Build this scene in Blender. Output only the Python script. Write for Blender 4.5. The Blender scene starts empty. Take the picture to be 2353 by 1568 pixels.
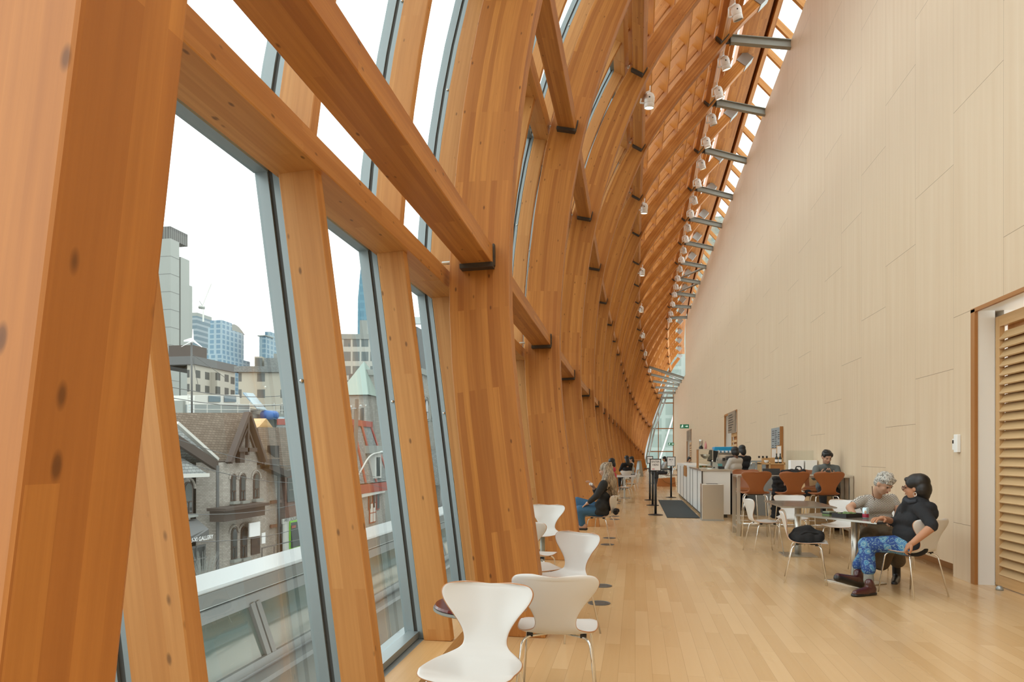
import bpy, math, random
from mathutils import Vector, Matrix
R=random.Random(7)
scene=bpy.context.scene
COL=scene.collection
# ---------------------------------------------------------------- camera, sky, exposure
EYE=1.45; YAW=math.atan(283/1569)
cam=bpy.data.cameras.new('camera'); cam.sensor_width=36; cam.lens=36*1569/2353
cam.shift_y=(1045-784)/2353; cam.clip_start=.05; cam.clip_end=2000
camo=bpy.data.objects.new('camera',cam); COL.objects.link(camo)
camo.location=(0,0,EYE); camo.rotation_euler=(math.pi/2,0,YAW)
scene.camera=camo
scene.view_settings.view_transform='Standard'; scene.view_settings.look='None'
scene.view_settings.exposure=.0; scene.view_settings.gamma=1
scene.view_settings.use_curve_mapping=False
scene.cycles.max_bounces=10; scene.cycles.diffuse_bounces=5; scene.cycles.transparent_max_bounces=24
scene.cycles.use_denoising=True
scene.cycles.sample_clamp_indirect=6
world=bpy.data.worlds.new('overcast_sky'); scene.world=world; world.use_nodes=True
def sky():
    nt=world.node_tree; N=nt.nodes; bg=N['Background']
    tc=N.new('ShaderNodeTexCoord'); no=N.new('ShaderNodeTexNoise'); no.inputs['Scale'].default_value=2.2; no.inputs['Detail'].default_value=3
    nt.links.new(tc.outputs['Generated'],no.inputs['Vector'])
    cr=N.new('ShaderNodeValToRGB'); cr.color_ramp.elements[0].position=.3; cr.color_ramp.elements[1].position=.7
    cr.color_ramp.elements[0].color=(.86,.93,.93,1); cr.color_ramp.elements[1].color=(.97,1,.985,1)
    nt.links.new(no.outputs['Fac'],cr.inputs['Fac']); nt.links.new(cr.outputs['Color'],bg.inputs['Color'])
    bg.inputs['Strength'].default_value=SKY
SKY=2.9
sky()
# ---------------------------------------------------------------- helpers
def tag(o,label,cat,group=None,kind=None):
    if label: o['label']=label
    if cat: o['category']=cat
    if group: o['group']=group
    if kind: o['kind']=kind
    return o
def thing(name,label,cat,loc=(0,0,0),rz=0,group=None):
    o=bpy.data.objects.new(name,None); COL.objects.link(o); o.empty_display_size=.1
    o.location=loc; o.rotation_euler=(0,0,rz)
    return tag(o,label,cat,group)
def kids(o): return [c for c in KIDS.get(o.name,[])]
KIDS={}
def setpar(o,p):
    if p is not None:
        o.parent=p; KIDS.setdefault(p.name,[]).append(o)
def dup(root,loc,rz,label=None,group=None,cat=None):
    r=root.copy(); COL.objects.link(r); r.location=loc; r.rotation_euler=(0,0,rz)
    if label: r['label']=label
    if group: r['group']=group
    for ch in list(KIDS.get(root.name,[])):
        c=ch.copy(); COL.objects.link(c); setpar(c,r)
        for g in list(KIDS.get(ch.name,[])):
            d=g.copy(); COL.objects.link(d); setpar(d,c)
    return r
V=Vector
class MB:
    """collects shapes, then build() links them as one mesh object"""
    def __init__(s): s.v=[]; s.f=[]; s.uv=[]; s.m=[]
    def quadstrip(s,rings,closed=True,cap=True,mi=0,ulen=True):
        b=len(s.v); n=len(rings[0]); u=0; us=[0]
        for i in range(1,len(rings)):
            u+=(V(rings[i][0])-V(rings[i-1][0])).length; us.append(u)
        w=[0]
        for j in range(n): w.append(w[-1]+(V(rings[0][(j+1)%n])-V(rings[0][j])).length)
        for r in rings: s.v+= [tuple(p) for p in r]
        for i in range(len(rings)-1):
            for j in range(n if closed else n-1):
                k=(j+1)%n
                s.f.append((b+i*n+j,b+i*n+k,b+(i+1)*n+k,b+(i+1)*n+j)); s.m.append(mi)
                s.uv.append([(us[i],w[j]),(us[i],w[j+1]),(us[i+1],w[j+1]),(us[i+1],w[j])])
        if cap and closed:
            for i,rev in ((0,True),(len(rings)-1,False)):
                idx=[b+i*n+j for j in range(n)]
                if rev: idx=idx[::-1]
                s.f.append(tuple(idx)); s.m.append(mi)
                s.uv.append([(w[j]*.3,w[j]) for j in range(n)])
        return s
    def box(s,c,d,rz=0,mi=0,M=None):
        x,y,z=d[0]/2,d[1]/2,d[2]/2
        P=[(-x,-y,-z),(x,-y,-z),(x,y,-z),(-x,y,-z),(-x,-y,z),(x,-y,z),(x,y,z),(-x,y,z)]
        if M is None: M=Matrix.Translation(c)@Matrix.Rotation(rz,4,'Z')
        b=len(s.v); s.v+=[tuple(M@V(p)) for p in P]
        D=[2*x,2*y,2*z]
        for f,a,bb in (((0,3,2,1),1,0),((4,5,6,7),0,1),((0,1,5,4),0,2),((1,2,6,5),1,2),((2,3,7,6),0,2),((3,0,4,7),1,2)):
            s.f.append(tuple(b+i for i in f)); s.m.append(mi)
            p,q=D[a],D[bb]
            if f==(0,3,2,1): p,q=D[1],D[0]
            if p>=q: s.uv.append([(0,0),(p,0),(p,q),(0,q)])
            else: s.uv.append([(0,0),(0,p),(q,p),(q,0)])
        return s
    def span(s,lo,hi,mi=0): return s.box([(a+b)/2 for a,b in zip(lo,hi)],[abs(b-a) for a,b in zip(lo,hi)],mi=mi)
    def beam(s,p0,p1,w,h,up=(0,0,1),mi=0):
        """bar of width w (sideways) and height h (along up)"""
        p0=V(p0);p1=V(p1);t=(p1-p0).normalized();up=V(up);sd=t.cross(up).normalized();u2=sd.cross(t).normalized()
        rings=[[p+sd*(a*w/2)+u2*(b*h/2) for a,b in ((-1,-1),(1,-1),(1,1),(-1,1))] for p in (p0,p1)]
        return s.quadstrip(rings,mi=mi)
    def tube(s,pts,r,n=8,mi=0,cap=True):
        pts=[V(p) for p in pts]; rr=r if isinstance(r,(list,tuple)) else [r]*len(pts); rings=[]; ref=None
        for i,p in enumerate(pts):
            t=(pts[min(i+1,len(pts)-1)]-pts[max(i-1,0)]).normalized()
            if ref is None: ref=V((0,0,1)) if abs(t.z)<.9 else V((1,0,0))
            a=t.cross(ref).normalized(); ref=a.cross(t).normalized()
            rings.append([p+a*(math.cos(2*math.pi*k/n)*rr[i])+ref*(math.sin(2*math.pi*k/n)*rr[i]) for k in range(n)])
        return s.quadstrip(rings,mi=mi,cap=cap)
    def lathe(s,prof,c=(0,0,0),n=24,mi=0,sx=1,sy=1):
        rings=[[(c[0]+r*sx*math.cos(2*math.pi*k/n),c[1]+r*sy*math.sin(2*math.pi*k/n),c[2]+z) for k in range(n)] for r,z in prof]
        return s.quadstrip(rings,mi=mi)
    def ell(s,c,r,M=None,n=14,mi=0):
        rings=[]; m=max(6,n//2)
        for i in range(1,m):
            a=math.pi*i/m
            rings.append([V((r[0]*math.sin(a)*math.cos(2*math.pi*k/n),r[1]*math.sin(a)*math.sin(2*math.pi*k/n),-r[2]*math.cos(a))) for k in range(n)])
        if M is not None: rings=[[M@p for p in q] for q in rings]
        rings=[[p+V(c) for p in q] for q in rings]
        return s.quadstrip(rings,mi=mi)
    def cap(s,p0,r0,p1,r1,n=12,mi=0):
        p0=V(p0);p1=V(p1); t=(p1-p0); L=t.length
        if L<1e-5: return s.ell(p0,(r0,)*3,n=n,mi=mi)
        t/=L; ref=V((0,0,1)) if abs(t.z)<.9 else V((1,0,0)); a=t.cross(ref).normalized(); b=a.cross(t)
        prof=[]
        for i in range(1,5): an=math.pi/2*(1-i/4*1.0); prof.append((r0*math.cos(an) if i<4 else r0,-r0*math.sin(an)))
        for i in range(0,4): an=math.pi/2*(i/4); prof.append((r1*math.cos(an),L+r1*math.sin(an)))
        rings=[[p0+t*z+a*(r*math.cos(2*math.pi*k/n))+b*(r*math.sin(2*math.pi*k/n)) for k in range(n)] for r,z in prof]
        return s.quadstrip(rings,mi=mi)
    def prism(s,poly,dirv,mi=0):
        """closed polygon pushed along dirv"""
        d=V(dirv); return s.quadstrip([[V(p) for p in poly],[V(p)+d for p in poly]],mi=mi)
    def grid(s,rows,mi=0,uvs=None):
        b=len(s.v); n=len(rows[0])
        for r in rows: s.v+=[tuple(p) for p in r]
        for i in range(len(rows)-1):
            for j in range(n-1):
                s.f.append((b+i*n+j,b+i*n+j+1,b+(i+1)*n+j+1,b+(i+1)*n+j)); s.m.append(mi)
                s.uv.append([(i,j),(i,j+1),(i+1,j+1),(i+1,j)] if uvs is None else [uvs[i][j],uvs[i][j+1],uvs[i+1][j+1],uvs[i+1][j]])
        return s
    def mesh(s,name,mats):
        me=bpy.data.meshes.new(name); me.from_pydata([tuple(p) for p in s.v],[],s.f)
        uvl=me.uv_layers.new(name='UVMap'); k=0
        flat=[]
        for q in s.uv:
            for a,b in q: flat+=[a,b]
        uvl.data.foreach_set('uv',flat)
        for m in (mats if isinstance(mats,(list,tuple)) else [mats]): me.materials.append(m)
        me.polygons.foreach_set('material_index',s.m)
        return me
    def build(s,name,mats,parent=None,smooth=False,fix=False):
        me=s.mesh(name,mats)
        if fix:
            import bmesh
            bm=bmesh.new(); bm.from_mesh(me); bmesh.ops.recalc_face_normals(bm,faces=bm.faces); bm.to_mesh(me); bm.free()
        if smooth: me.polygons.foreach_set('use_smooth',[True]*len(me.polygons))
        o=bpy.data.objects.new(name,me); COL.objects.link(o); setpar(o,parent)
        return o
def bevel(o,w,seg=2):
    m=o.modifiers.new('bevel','BEVEL'); m.width=w; m.segments=seg; m.limit_method='ANGLE'; m.angle_limit=.6; return o
def autosmooth(o,ang=.7):
    me=o.data; me.polygons.foreach_set('use_smooth',[True]*len(me.polygons)); me.set_sharp_from_angle(angle=ang); return o
# ---------------------------------------------------------------- materials
def mat(name,col,rough=.5,metal=0,spec=.5,emit=None,es=0,coat=0):
    m=bpy.data.materials.new(name); m.use_nodes=True; b=m.node_tree.nodes['Principled BSDF']
    b.inputs['Base Color'].default_value=(*col,1); b.inputs['Roughness'].default_value=rough; b.inputs['Metallic'].default_value=metal
    b.inputs['Specular IOR Level'].default_value=spec
    if emit: b.inputs['Emission Color'].default_value=(*emit,1); b.inputs['Emission Strength'].default_value=es
    if coat: b.inputs['Coat Weight'].default_value=coat; b.inputs['Coat Roughness'].default_value=.15
    return m
class NT:
    def __init__(s,m): s.nt=m.node_tree; s.N=s.nt.nodes; s.b=s.N['Principled BSDF']
    def n(s,t,**k):
        x=s.N.new('ShaderNode'+t)
        for a,b in k.items(): setattr(x,a,b)
        return x
    def l(s,a,b): s.nt.links.new(a,b)
    def math(s,op,a,b=None):
        x=s.n('Math',operation=op)
        for i,q in enumerate((a,b)):
            if q is None: continue
            if isinstance(q,(int,float)): x.inputs[i].default_value=q
            else: s.l(q,x.inputs[i])
        return x.outputs[0]
    def mix(s,f,a,b,mode='MIX'):
        x=s.n('Mix',data_type='RGBA',blend_type=mode)
        for i,q in ((0,f),(6,a),(7,b)):
            if isinstance(q,(int,float)): x.inputs[i].default_value=q
            elif isinstance(q,tuple): x.inputs[i].default_value=(*q,1)[:4]
            else: s.l(q,x.inputs[i])
        return x.outputs[2]
    def ramp(s,f,stops):
        x=s.n('ValToRGB'); e=x.color_ramp.elements
        while len(e)<len(stops): e.new(.5)
        for q,(p,c) in zip(e,stops): q.position=p; q.color=(*c,1)
        s.l(f,x.inputs['Fac']); return x.outputs['Color']
    def noise(s,vec,scale,detail=3,rough=.5):
        x=s.n('TexNoise'); x.inputs['Scale'].default_value=scale; x.inputs['Detail'].default_value=detail; x.inputs['Roughness'].default_value=rough
        if vec is not None: s.l(vec,x.inputs['Vector'])
        return x.outputs['Fac']
    def map(s,vec,sc=(1,1,1),loc=(0,0,0),rot=(0,0,0)):
        x=s.n('Mapping'); x.inputs['Scale'].default_value=sc; x.inputs['Location'].default_value=loc; x.inputs['Rotation'].default_value=rot
        s.l(vec,x.inputs['Vector']); return x.outputs['Vector']
    def sep(s,vec):
        x=s.n('SeparateXYZ'); s.l(vec,x.inputs[0]); return x.outputs
    def comb(s,a,b,c):
        x=s.n('CombineXYZ')
        for i,q in enumerate((a,b,c)):
            if isinstance(q,(int,float)): x.inputs[i].default_value=q
            else: s.l(q,x.inputs[i])
        return x.outputs[0]
    def color(s,c): s.l(c,s.b.inputs['Base Color'])
    def bump(s,h,st=.2,dist=.01):
        x=s.n('Bump'); x.inputs['Strength'].default_value=st; x.inputs['Distance'].default_value=dist
        s.l(h,x.inputs['Height']); s.l(x.outputs[0],s.b.inputs['Normal'])
def glulam(name,c1,c2,dark,row=.055,bw=2.2,knots=True,rough=.5):
    m=mat(name,c1,rough,spec=.35); t=NT(m)
    uv=t.n('UVMap').outputs[0]; oi=t.n('ObjectInfo').outputs['Random']
    off=t.comb(t.math('MULTIPLY',oi,37.),t.math('MULTIPLY',oi,11.3),0)
    va=t.n('VectorMath',operation='ADD'); t.l(uv,va.inputs[0]); t.l(off,va.inputs[1]); p=va.outputs[0]
    br=t.n('TexBrick'); br.offset=.37; br.inputs['Scale'].default_value=1; br.inputs['Mortar Size'].default_value=0
    br.inputs['Brick Width'].default_value=bw; br.inputs['Row Height'].default_value=row
    br.inputs['Color1'].default_value=(*c1,1); br.inputs['Color2'].default_value=(*c2,1); br.inputs['Mortar'].default_value=(*c1,1)
    t.l(p,br.inputs['Vector'])
    g=t.noise(t.map(p,(1.3,38,1)),1,4,.6)
    col=t.mix(t.ramp(g,[(.35,(0,0,0)),(.75,(1,1,1))]),br.outputs['Color'],dark,'MIX')
    x=t.n('Mix',data_type='RGBA'); x.inputs[0].default_value=.55; t.l(br.outputs['Color'],x.inputs[6]); t.l(col,x.inputs[7]); col=x.outputs[2]
    b2=t.noise(t.map(p,(.7,5,1)),1,2)
    col=t.mix(t.math('MULTIPLY',b2,.35),col,tuple(q*.72 for q in c2))
    if knots:
        vo=t.n('TexVoronoi'); vo.inputs['Scale'].default_value=1; t.l(t.map(p,(5.2,12,1)),vo.inputs['Vector'])
        k=t.ramp(vo.outputs['Distance'],[(.0,(1,1,1)),(.07,(.85,.85,.85)),(.13,(0,0,0))])
        wn=t.n('TexWhiteNoise'); t.l(vo.outputs['Position'],wn.inputs['Vector'])
        k=t.math('MULTIPLY',k,t.math('GREATER_THAN',wn.outputs['Value'],.22))
        col=t.mix(t.math('MULTIPLY',k,.9),col,tuple(q*.30 for q in c2))
    t.color(col); t.bump(g,.08,.004)
    return m
M={}
M['rib']=glulam('rib_glulam',(.61,.27,.060),(.385,.14,.027),(.28,.095,.018),.052,1.9)
M['post']=glulam('post_timber',(.62,.31,.098),(.50,.22,.058),(.36,.145,.034),.06,3.)
M['fin']=glulam('slat_timber',(.64,.30,.07),(.55,.245,.055),(.42,.17,.035),.3,4.,False)
M['oak']=glulam('ash_trim',(.66,.42,.20),(.60,.36,.155),(.48,.27,.1),.2,3.,False,.4)
M['jamb']=glulam('brown_edge',(.42,.19,.06),(.38,.165,.05),(.3,.12,.03),.2,3.,False,.4)
M['slat']=glulam('louvre_ash',(.66,.45,.24),(.60,.40,.20),(.5,.31,.14),.3,3.,False,.4)
M['alu']=mat('grey_aluminium',(.25,.295,.31),.35,.3)
M['gasket']=mat('black_gasket',(.05,.05,.045),.6)
M['steel']=mat('brushed_steel',(.62,.61,.57),.32,1)
M['galv']=mat('galvanised_steel',(.42,.45,.45),.45,.7)
M['grey']=mat('grey_painted_steel',(.33,.35,.32),.45,.2)
M['dsteel']=mat('dark_steel',(.075,.07,.06),.5,.5)
M['chrome']=mat('chrome',(.78,.78,.76),.12,1)
M['white']=mat('white_paint',(.78,.77,.73),.5)
M['lam']=mat('white_laminate',(.66,.66,.645),.32,coat=.2)
M['ply']=mat('ply_edge',(.45,.22,.10),.5)
M['black']=mat('black_plastic',(.012,.012,.012),.45)
def glass(name,tint,refl=.06,rough=0):
    m=bpy.data.materials.new(name); m.use_nodes=True; nt=m.node_tree; N=nt.nodes; N.clear()
    o=N.new('ShaderNodeOutputMaterial'); tr=N.new('ShaderNodeBsdfTransparent'); gl=N.new('ShaderNodeBsdfGlossy'); mx=N.new('ShaderNodeMixShader')
    tr.inputs[0].default_value=(*tint,1); gl.inputs['Roughness'].default_value=rough; gl.inputs['Color'].default_value=(.95,1,.99,1)
    lw=N.new('ShaderNodeLayerWeight'); lw.inputs['Blend'].default_value=.12
    ma=N.new('ShaderNodeMath'); ma.operation='MULTIPLY_ADD'; ma.inputs[1].default_value=.26; ma.inputs[2].default_value=refl*.4
    nt.links.new(lw.outputs['Fresnel'],ma.inputs[0]); nt.links.new(ma.outputs[0],mx.inputs[0])
    nt.links.new(tr.outputs[0],mx.inputs[1]); nt.links.new(gl.outputs[0],mx.inputs[2]); nt.links.new(mx.outputs[0],o.inputs[0])
    return m
M['glass']=glass('window_glass',(.90,.95,.94))
M['clear']=glass('clear_acrylic',(.93,.95,.94),.1)
def m_wall():
    m=mat('maple_panels',(.60,.48,.32),.45,spec=.35); t=NT(m)
    g=t.n('NewGeometry').outputs['Position']; X,Y,Z=t.sep(g)
    yk=t.math('DIVIDE',t.math('SUBTRACT',Y,7.79),1.117); k=t.math('FLOOR',yk); fy=t.math('FRACT',yk)
    zz=t.math('DIVIDE',t.math('ADD',t.math('SUBTRACT',Z,3.07),t.math('MULTIPLY',k,.607)),2.428); fz=t.math('FRACT',zz)
    kz=t.math('FLOOR',zz)
    jy=t.math('LESS_THAN',fy,.0045); jz=t.math('LESS_THAN',fz,.0027); j=t.math('MAXIMUM',t.math('MULTIPLY',jy,.75),jz)
    wn=t.n('TexWhiteNoise'); t.l(t.comb(k,kz,0),wn.inputs['Vector'])
    v=t.comb(t.math('ADD',Y,t.math('MULTIPLY',wn.outputs['Value'],9.)),Z,0)
    n1=t.noise(t.map(v,(9,.35,1)),1,3); n2=t.noise(t.map(v,(55,1.2,1)),1,3)
    n3=t.noise(t.map(g,(.0,.18,.18)),1,2)
    c=t.mix(t.ramp(n1,[(.3,(0,0,0)),(.7,(1,1,1))]),(.62,.475,.322),(.68,.545,.395))
    c=t.mix(t.math('MULTIPLY',n2,.30),c,(.54,.405,.26))
    c=t.mix(t.math('MULTIPLY',wn.outputs['Value'],.18),c,(.68,.545,.39))
    c=t.mix(t.math('MULTIPLY',j,.75),c,(.17,.11,.055))
    t.color(c); return m
M['wall']=m_wall()
def m_floor():
    m=mat('maple_floor',(.60,.40,.2),.28,spec=.45,coat=.15); t=NT(m)
    g=t.n('NewGeometry').outputs['Position']; X,Y,Z=t.sep(g)
    v=t.comb(Y,X,0); br=t.n('TexBrick'); br.offset=.41; br.offset_frequency=2
    for k_,q in (('Scale',1),('Mortar Size',.0012),('Brick Width',1.15),('Row Height',.112),('Mortar Smooth',.2)): br.inputs[k_].default_value=q
    br.inputs['Color1'].default_value=(.62,.415,.215,1); br.inputs['Color2'].default_value=(.50,.30,.125,1); br.inputs['Mortar'].default_value=(.33,.19,.08,1)
    t.l(v,br.inputs['Vector'])
    n1=t.noise(t.map(v,(1.2,28,1)),1,4); c=t.mix(t.math('MULTIPLY',n1,.35),br.outputs['Color'],(.66,.47,.27))
    n2=t.noise(t.map(v,(.5,.5,1)),1,2); c=t.mix(t.math('MULTIPLY',n2,.25),c,(.68,.50,.29))
    t.color(c)
    rr=t.math('ADD',t.math('MULTIPLY',t.noise(t.map(v,(.9,3,1)),1,2),.16),.17); t.l(rr,t.b.inputs['Roughness'])
    return m
M['floor']=m_floor()
ORD=['first','second','third','fourth','fifth','sixth','seventh','eighth','ninth','tenth','eleventh','twelfth','thirteenth','fourteenth','fifteenth','sixteenth','seventeenth','eighteenth','nineteenth','twentieth','twenty-first']
# ---------------------------------------------------------------- the room shell
XW=3.72; WT=11.5; WB=7.45; YD_=52.9; YEND=68.7
def struct(name,mb,m,parent=None,**k):
    o=mb.build(name,m,parent,**k)
    if parent is None: o['kind']='structure'
    return o
b=MB(); b.grid([[(-1.75,-9,0),(6.5,-9,0)],[(-1.75,70,0),(6.5,70,0)]]); struct('floor',b,M['floor'])
b=MB()
def wallseg(y0,y1,z0,z1,x0=XW,th=.5): b.span((x0,y0,z0),(x0+th,y1,z1))
D1=(6.1,8.42,3.07); D2=(26.4,30.0,3.1); D3=(47.2,51.5,3.15)
wallseg(-9,D1[0],0,WT); wallseg(D1[0],D1[1],D1[2],WT)
wallseg(D1[1],8.92,0,WT,th=.21); wallseg(8.92,D2[0],.15,WT); wallseg(D2[0],D2[1],D2[2],WT); wallseg(D2[1],D3[0],.15,WT)
wallseg(D3[0],D3[1],D3[2],WT); wallseg(D3[1],YD_,.15,WT); wallseg(YD_,YEND,.15,WB)
struct('wall_right',b,M['wall'])
b=MB(); b.span((XW+.22,8.7,0),(XW+.4,D2[0],.16)); b.span((XW+.22,D2[1],0),(XW+.4,D3[0],.16)); b.span((XW+.22,D3[1],0),(XW+.4,YEND,.16))
struct('baseboard_right',b,M['jamb'])
# near doorway: brown edge, white reveal, louvred door
b=MB(); b.span((XW-.004,D1[1]-.03,0),(XW+.03,D1[1]+.06,D1[2]+.002)); b.span((XW-.004,D1[0],D1[2]-.03),(XW+.03,D1[1]+.06,D1[2]+.012)); struct('trim_1',b,M['jamb'])
b=MB(); b.span((XW+.03,D1[1]-.012,0),(XW+.21,D1[1]+.3,D1[2])); b.span((XW+.03,D1[0],D1[2]-.02),(XW+.7,D1[1]+.3,D1[2]+.3)); b.span((XW+.3,D1[1]-.012,0),(XW+.9,D1[1]+.5,D1[2]+.3)); struct('trim_2',b,M['white'])
def louvre_door(name,y0,y1,z1,x,pitch,fr=.09,parent=None,th=.05):
    d=bpy.data.objects.new(name,None); COL.objects.link(d); d['kind']='structure'
    f=MB(); f.span((x,y1-fr,.01),(x+th,y1,z1)); f.span((x,y0,.01),(x+th,y0+fr,z1)); f.span((x,y0+fr,z1-fr*1.3),(x+th,y1-fr,z1)); f.span((x,y0+fr,.01),(x+th,y1-fr,.13))
    f.build('door_frame',M['oak'],d)
    sl=MB(); n=int((z1-fr*1.3-.13)/pitch)
    for i in range(n):
        z=.13+pitch*(i+.5)
        sl.beam((x+.03,y0+fr,z),(x+.03,y1-fr,z),.118,.018,up=(-.80,0,.60))
    sl.build('louvre_slats',M['slat'],d)
    bk=MB(); bk.span((x+th+.03,y0+fr,.02),(x+th+.05,y1-fr,z1-fr)); bk.build('backing_panel',M['jamb'],d)
    return d
louvre_door('door_1',D1[0]+.02,D1[1]-.02,2.97,XW+.21,.099)
# second doorway far along the wall
for i,(D,nm) in enumerate(((D2,'door_2'),(D3,'door_3'))):
    b=MB(); b.span((XW-.01,D[1]-.08,0),(XW+.04,D[1]+.05,D[2])); b.span((XW-.01,D[0]-.04,0),(XW+.04,D[0]+.06,D[2])); b.span((XW-.01,D[0],D[2]-.05),(XW+.04,D[1],D[2]+.03)); struct('trim_%d'%(3+2*i),b,M['jamb'])
    b=MB(); b.span((XW+.04,D[1]-.03,0),(XW+1.,D[1]+.06,D[2])); b.span((XW+.04,D[0],D[2]-.03),(XW+1.,D[1],D[2]+.1)); b.span((XW+.9,D[0],0),(XW+1.,D[1],D[2])); struct('trim_%d'%(4+2*i),b,M['white'])
    louvre_door(nm,D[0]+.05,D[0]+(D[1]-D[0])*.56,2.3,XW+.06,.16,fr=.12)
# curb along the glass
b=MB()
NS=20
# ---------------------------------------------------------------- curved timber facade: control points foot, A, B, C, D, E of each rib
CT={1:[(-1.35,5.84,3.18),None,None,None,None],2:[(-1.39,10.26,3.17),(-1.03,10.6,6.56),None,None,None],3:[(-1.42,14.68,3.17),(-1.05,14.6,6.55),(.09,14.6,9.54),None,None],
4:[(-1.38,18.88,3.16),(-1.07,18.6,6.55),(.10,18.22,9.56),(2.11,17.44,11.72),(3.05,17.74,12.8)],5:[(-1.34,22.98,3.15),(-1.05,22.6,6.52),(.07,21.84,9.6),(2.15,20.78,11.85),(3.19,20.99,13.11)],
6:[(-1.31,26.88,3.15),(-1.01,26.5,6.53),(.07,25.46,9.6),(2.15,24.12,11.92),(3.23,24.24,13.15)],7:[(-1.27,30.48,3.14),(-.97,30.2,6.5),(.08,29.06,9.54),(2.18,27.46,11.89),(3.25,27.49,13.08)],
8:[(-1.19,33.88,3.08),(-.89,33.7,6.42),(.09,32.56,9.47),(2.17,30.8,11.84),(3.27,30.74,13.08)],9:[(-1.1,36.98,3.05),(-.84,37,6.35),(.1,35.96,9.41),(2.22,34.14,11.8),(3.27,33.99,13.08)],
10:[(-1.,39.88,3.0),(-.77,40.2,6.28),(.14,39.26,9.3),(2.25,37.48,11.76),(3.24,37.24,13.02)],11:[(-.91,42.68,2.93),(-.69,43.3,6.16),(.23,42.46,9.17),(2.27,40.82,11.72),(3.25,40.49,12.92)],
12:[(-.81,45.38,2.83),(-.59,46.3,6.03),(.35,45.56,8.99),(2.3,44.16,11.66),(3.27,43.74,12.8)],13:[(-.68,47.98,2.7),(-.43,49.2,5.88),(.47,48.56,8.8),(2.31,47.5,11.56),(3.31,46.99,12.68)],
14:[(-.53,50.48,2.56),(-.26,52.,5.71),(.63,51.46,8.59),(2.35,50.84,11.41),(3.38,50.24,12.6)],15:[(-.39,52.98,2.42),(-.06,54.7,5.5),(.85,54.26,8.34),(2.46,53.8,11.2),(3.48,53.24,12.42)],
16:[(-.24,55.48,2.27),(.16,57.4,5.27),(1.07,57.06,8.08),(2.58,56.8,10.95),(3.58,56.24,12.18)],17:[(-.05,57.98,2.11),(.41,60.1,5.04),(1.31,59.86,7.81),(2.75,59.8,10.65),(3.73,59.24,11.9)],
18:[(.16,60.48,1.96),(.7,62.8,4.78),(1.58,62.66,7.55),(2.95,62.8,10.35),(3.89,62.24,11.62)],19:[(.37,62.98,1.8),(1.0,65.5,4.55),(1.9,65.46,7.29),(3.15,65.6,10.05),(4.08,65.24,11.34)],
20:[(.63,65.48,1.6),(1.36,68.2,4.31),(2.24,68.26,7.03),(3.4,68.4,9.7),(4.33,68.24,11.05)],0:[(-1.29,1.42,3.18),None,None,None,None]}
def fillc(n):
    d=[(-1.04,2.6+4*n,6.55),(.09,3.73+3.62*n,9.55),(2.12,4.08+3.34*n,11.8),(3.15,4.74+3.25*n,13.05)]
    c=CT[n]; a=c[0]; pts=[a]+[c[i+1] or d[i] for i in range(4)]
    fx=a[0]+(.455 if n<8 else .455-.02*(n-8))+{1:-.065,2:-.05}.get(n,0); fy=a[1]-(.5 if n==1 else .93)+.05*max(0,n-4)
    return [V((fx,fy,0))]+[V(p) for p in pts]
CTRL={n:fillc(n) for n in range(21)}
def ctrl(n):
    if n<0: return [p-V((0,4.3*-n,0)) for p in CTRL[0]]
    k=min(int(n),19); f=n-k
    return [a.lerp(b_,f) for a,b_ in zip(CTRL[k],CTRL[k+1])]
def spline(P,per=7):
    out=[]; Q=[P[0]*2-P[1]]+P+[P[-1]*2-P[-2]]
    for i in range(1,len(Q)-2):
        for k in range(per):
            t=k/per; a,b_,c_,d=Q[i-1],Q[i],Q[i+1],Q[i+2]
            out.append(.5*((2*b_)+(c_-a)*t+(2*a-5*b_+4*c_-d)*t*t+(3*b_-a-3*c_+d)*t**3))
    out.append(P[-1].copy()); return out
def frames(pts):
    fr=[]
    for i,p in enumerate(pts):
        t=pts[min(i+1,len(pts)-1)]-pts[max(i-1,0)]; t=V((t.x,0,t.z)).normalized()
        fr.append(V((-t.z,0,t.x)))
    return fr
def rib_path(n,per=7): 
    p=spline(ctrl(n),per); return p,frames(p)
def offset_path(n,off,per=7):
    p,f=rib_path(n,per); return [a+b_*off for a,b_ in zip(p,f)],f
RD=.265; RT=.2
def make_rib(n):
    pts,fr=rib_path(n); fr[0]=V((-1,0,0)); 
    if n==0:
        pts=[V((-.745-.265+.035*(z-1.18),.69+.105*(z-1.18),z)) for z in (0,1,2,3,4,5,6,7,8)]; fr=[V((-1,0,0))]*len(pts)
    else: pts=pts+[pts[-1]+(pts[-1]-pts[-2]).normalized()*.12]; fr=fr+[fr[-1]]
    def rd(i):
        q=i/7.
        if n==0 or q<2.4: return RD
        if q<3.6: u=(q-2.4)/1.2; return RD+(.15-RD)*u*u*(3-2*u)
        return .15
    rings=[[p-f*rd(i),p+f*rd(i),p+f*rd(i)+V((0,RT,0)),p-f*rd(i)+V((0,RT,0))] for i,(p,f) in enumerate(zip(pts,fr))]
    lab={0:'massive timber rib nearest the camera, filling the left edge',20:'last curved timber rib, against the far glass end'}.get(n,'curved timber rib, %s one beyond the rib nearest the camera'%ORD[n-1])
    t=thing('timber_rib',lab,'rib',tuple(pts[0]),0,'curved timber ribs of the facade')
    b=MB(); b.quadstrip([[q-pts[0] for q in r] for r in rings]); bevel(b.build('rib_beam',M['rib'],t,fix=True),.008,2)
    if n>=4:
        e=pts[-1]; f=fr[-1]; d=(pts[-1]-pts[-2]).normalized()
        c=MB(); c.beam(e-d*.34-pts[0]+V((0,RT/2,0)),e+d*.03-pts[0]+V((0,RT/2,0)),RT+.04,.34,up=f); c.build('steel_cap',M['galv'],t)
    return t
for n in range(21): make_rib(n)
def cpt(n,i): return ctrl(n)[i]
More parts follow.
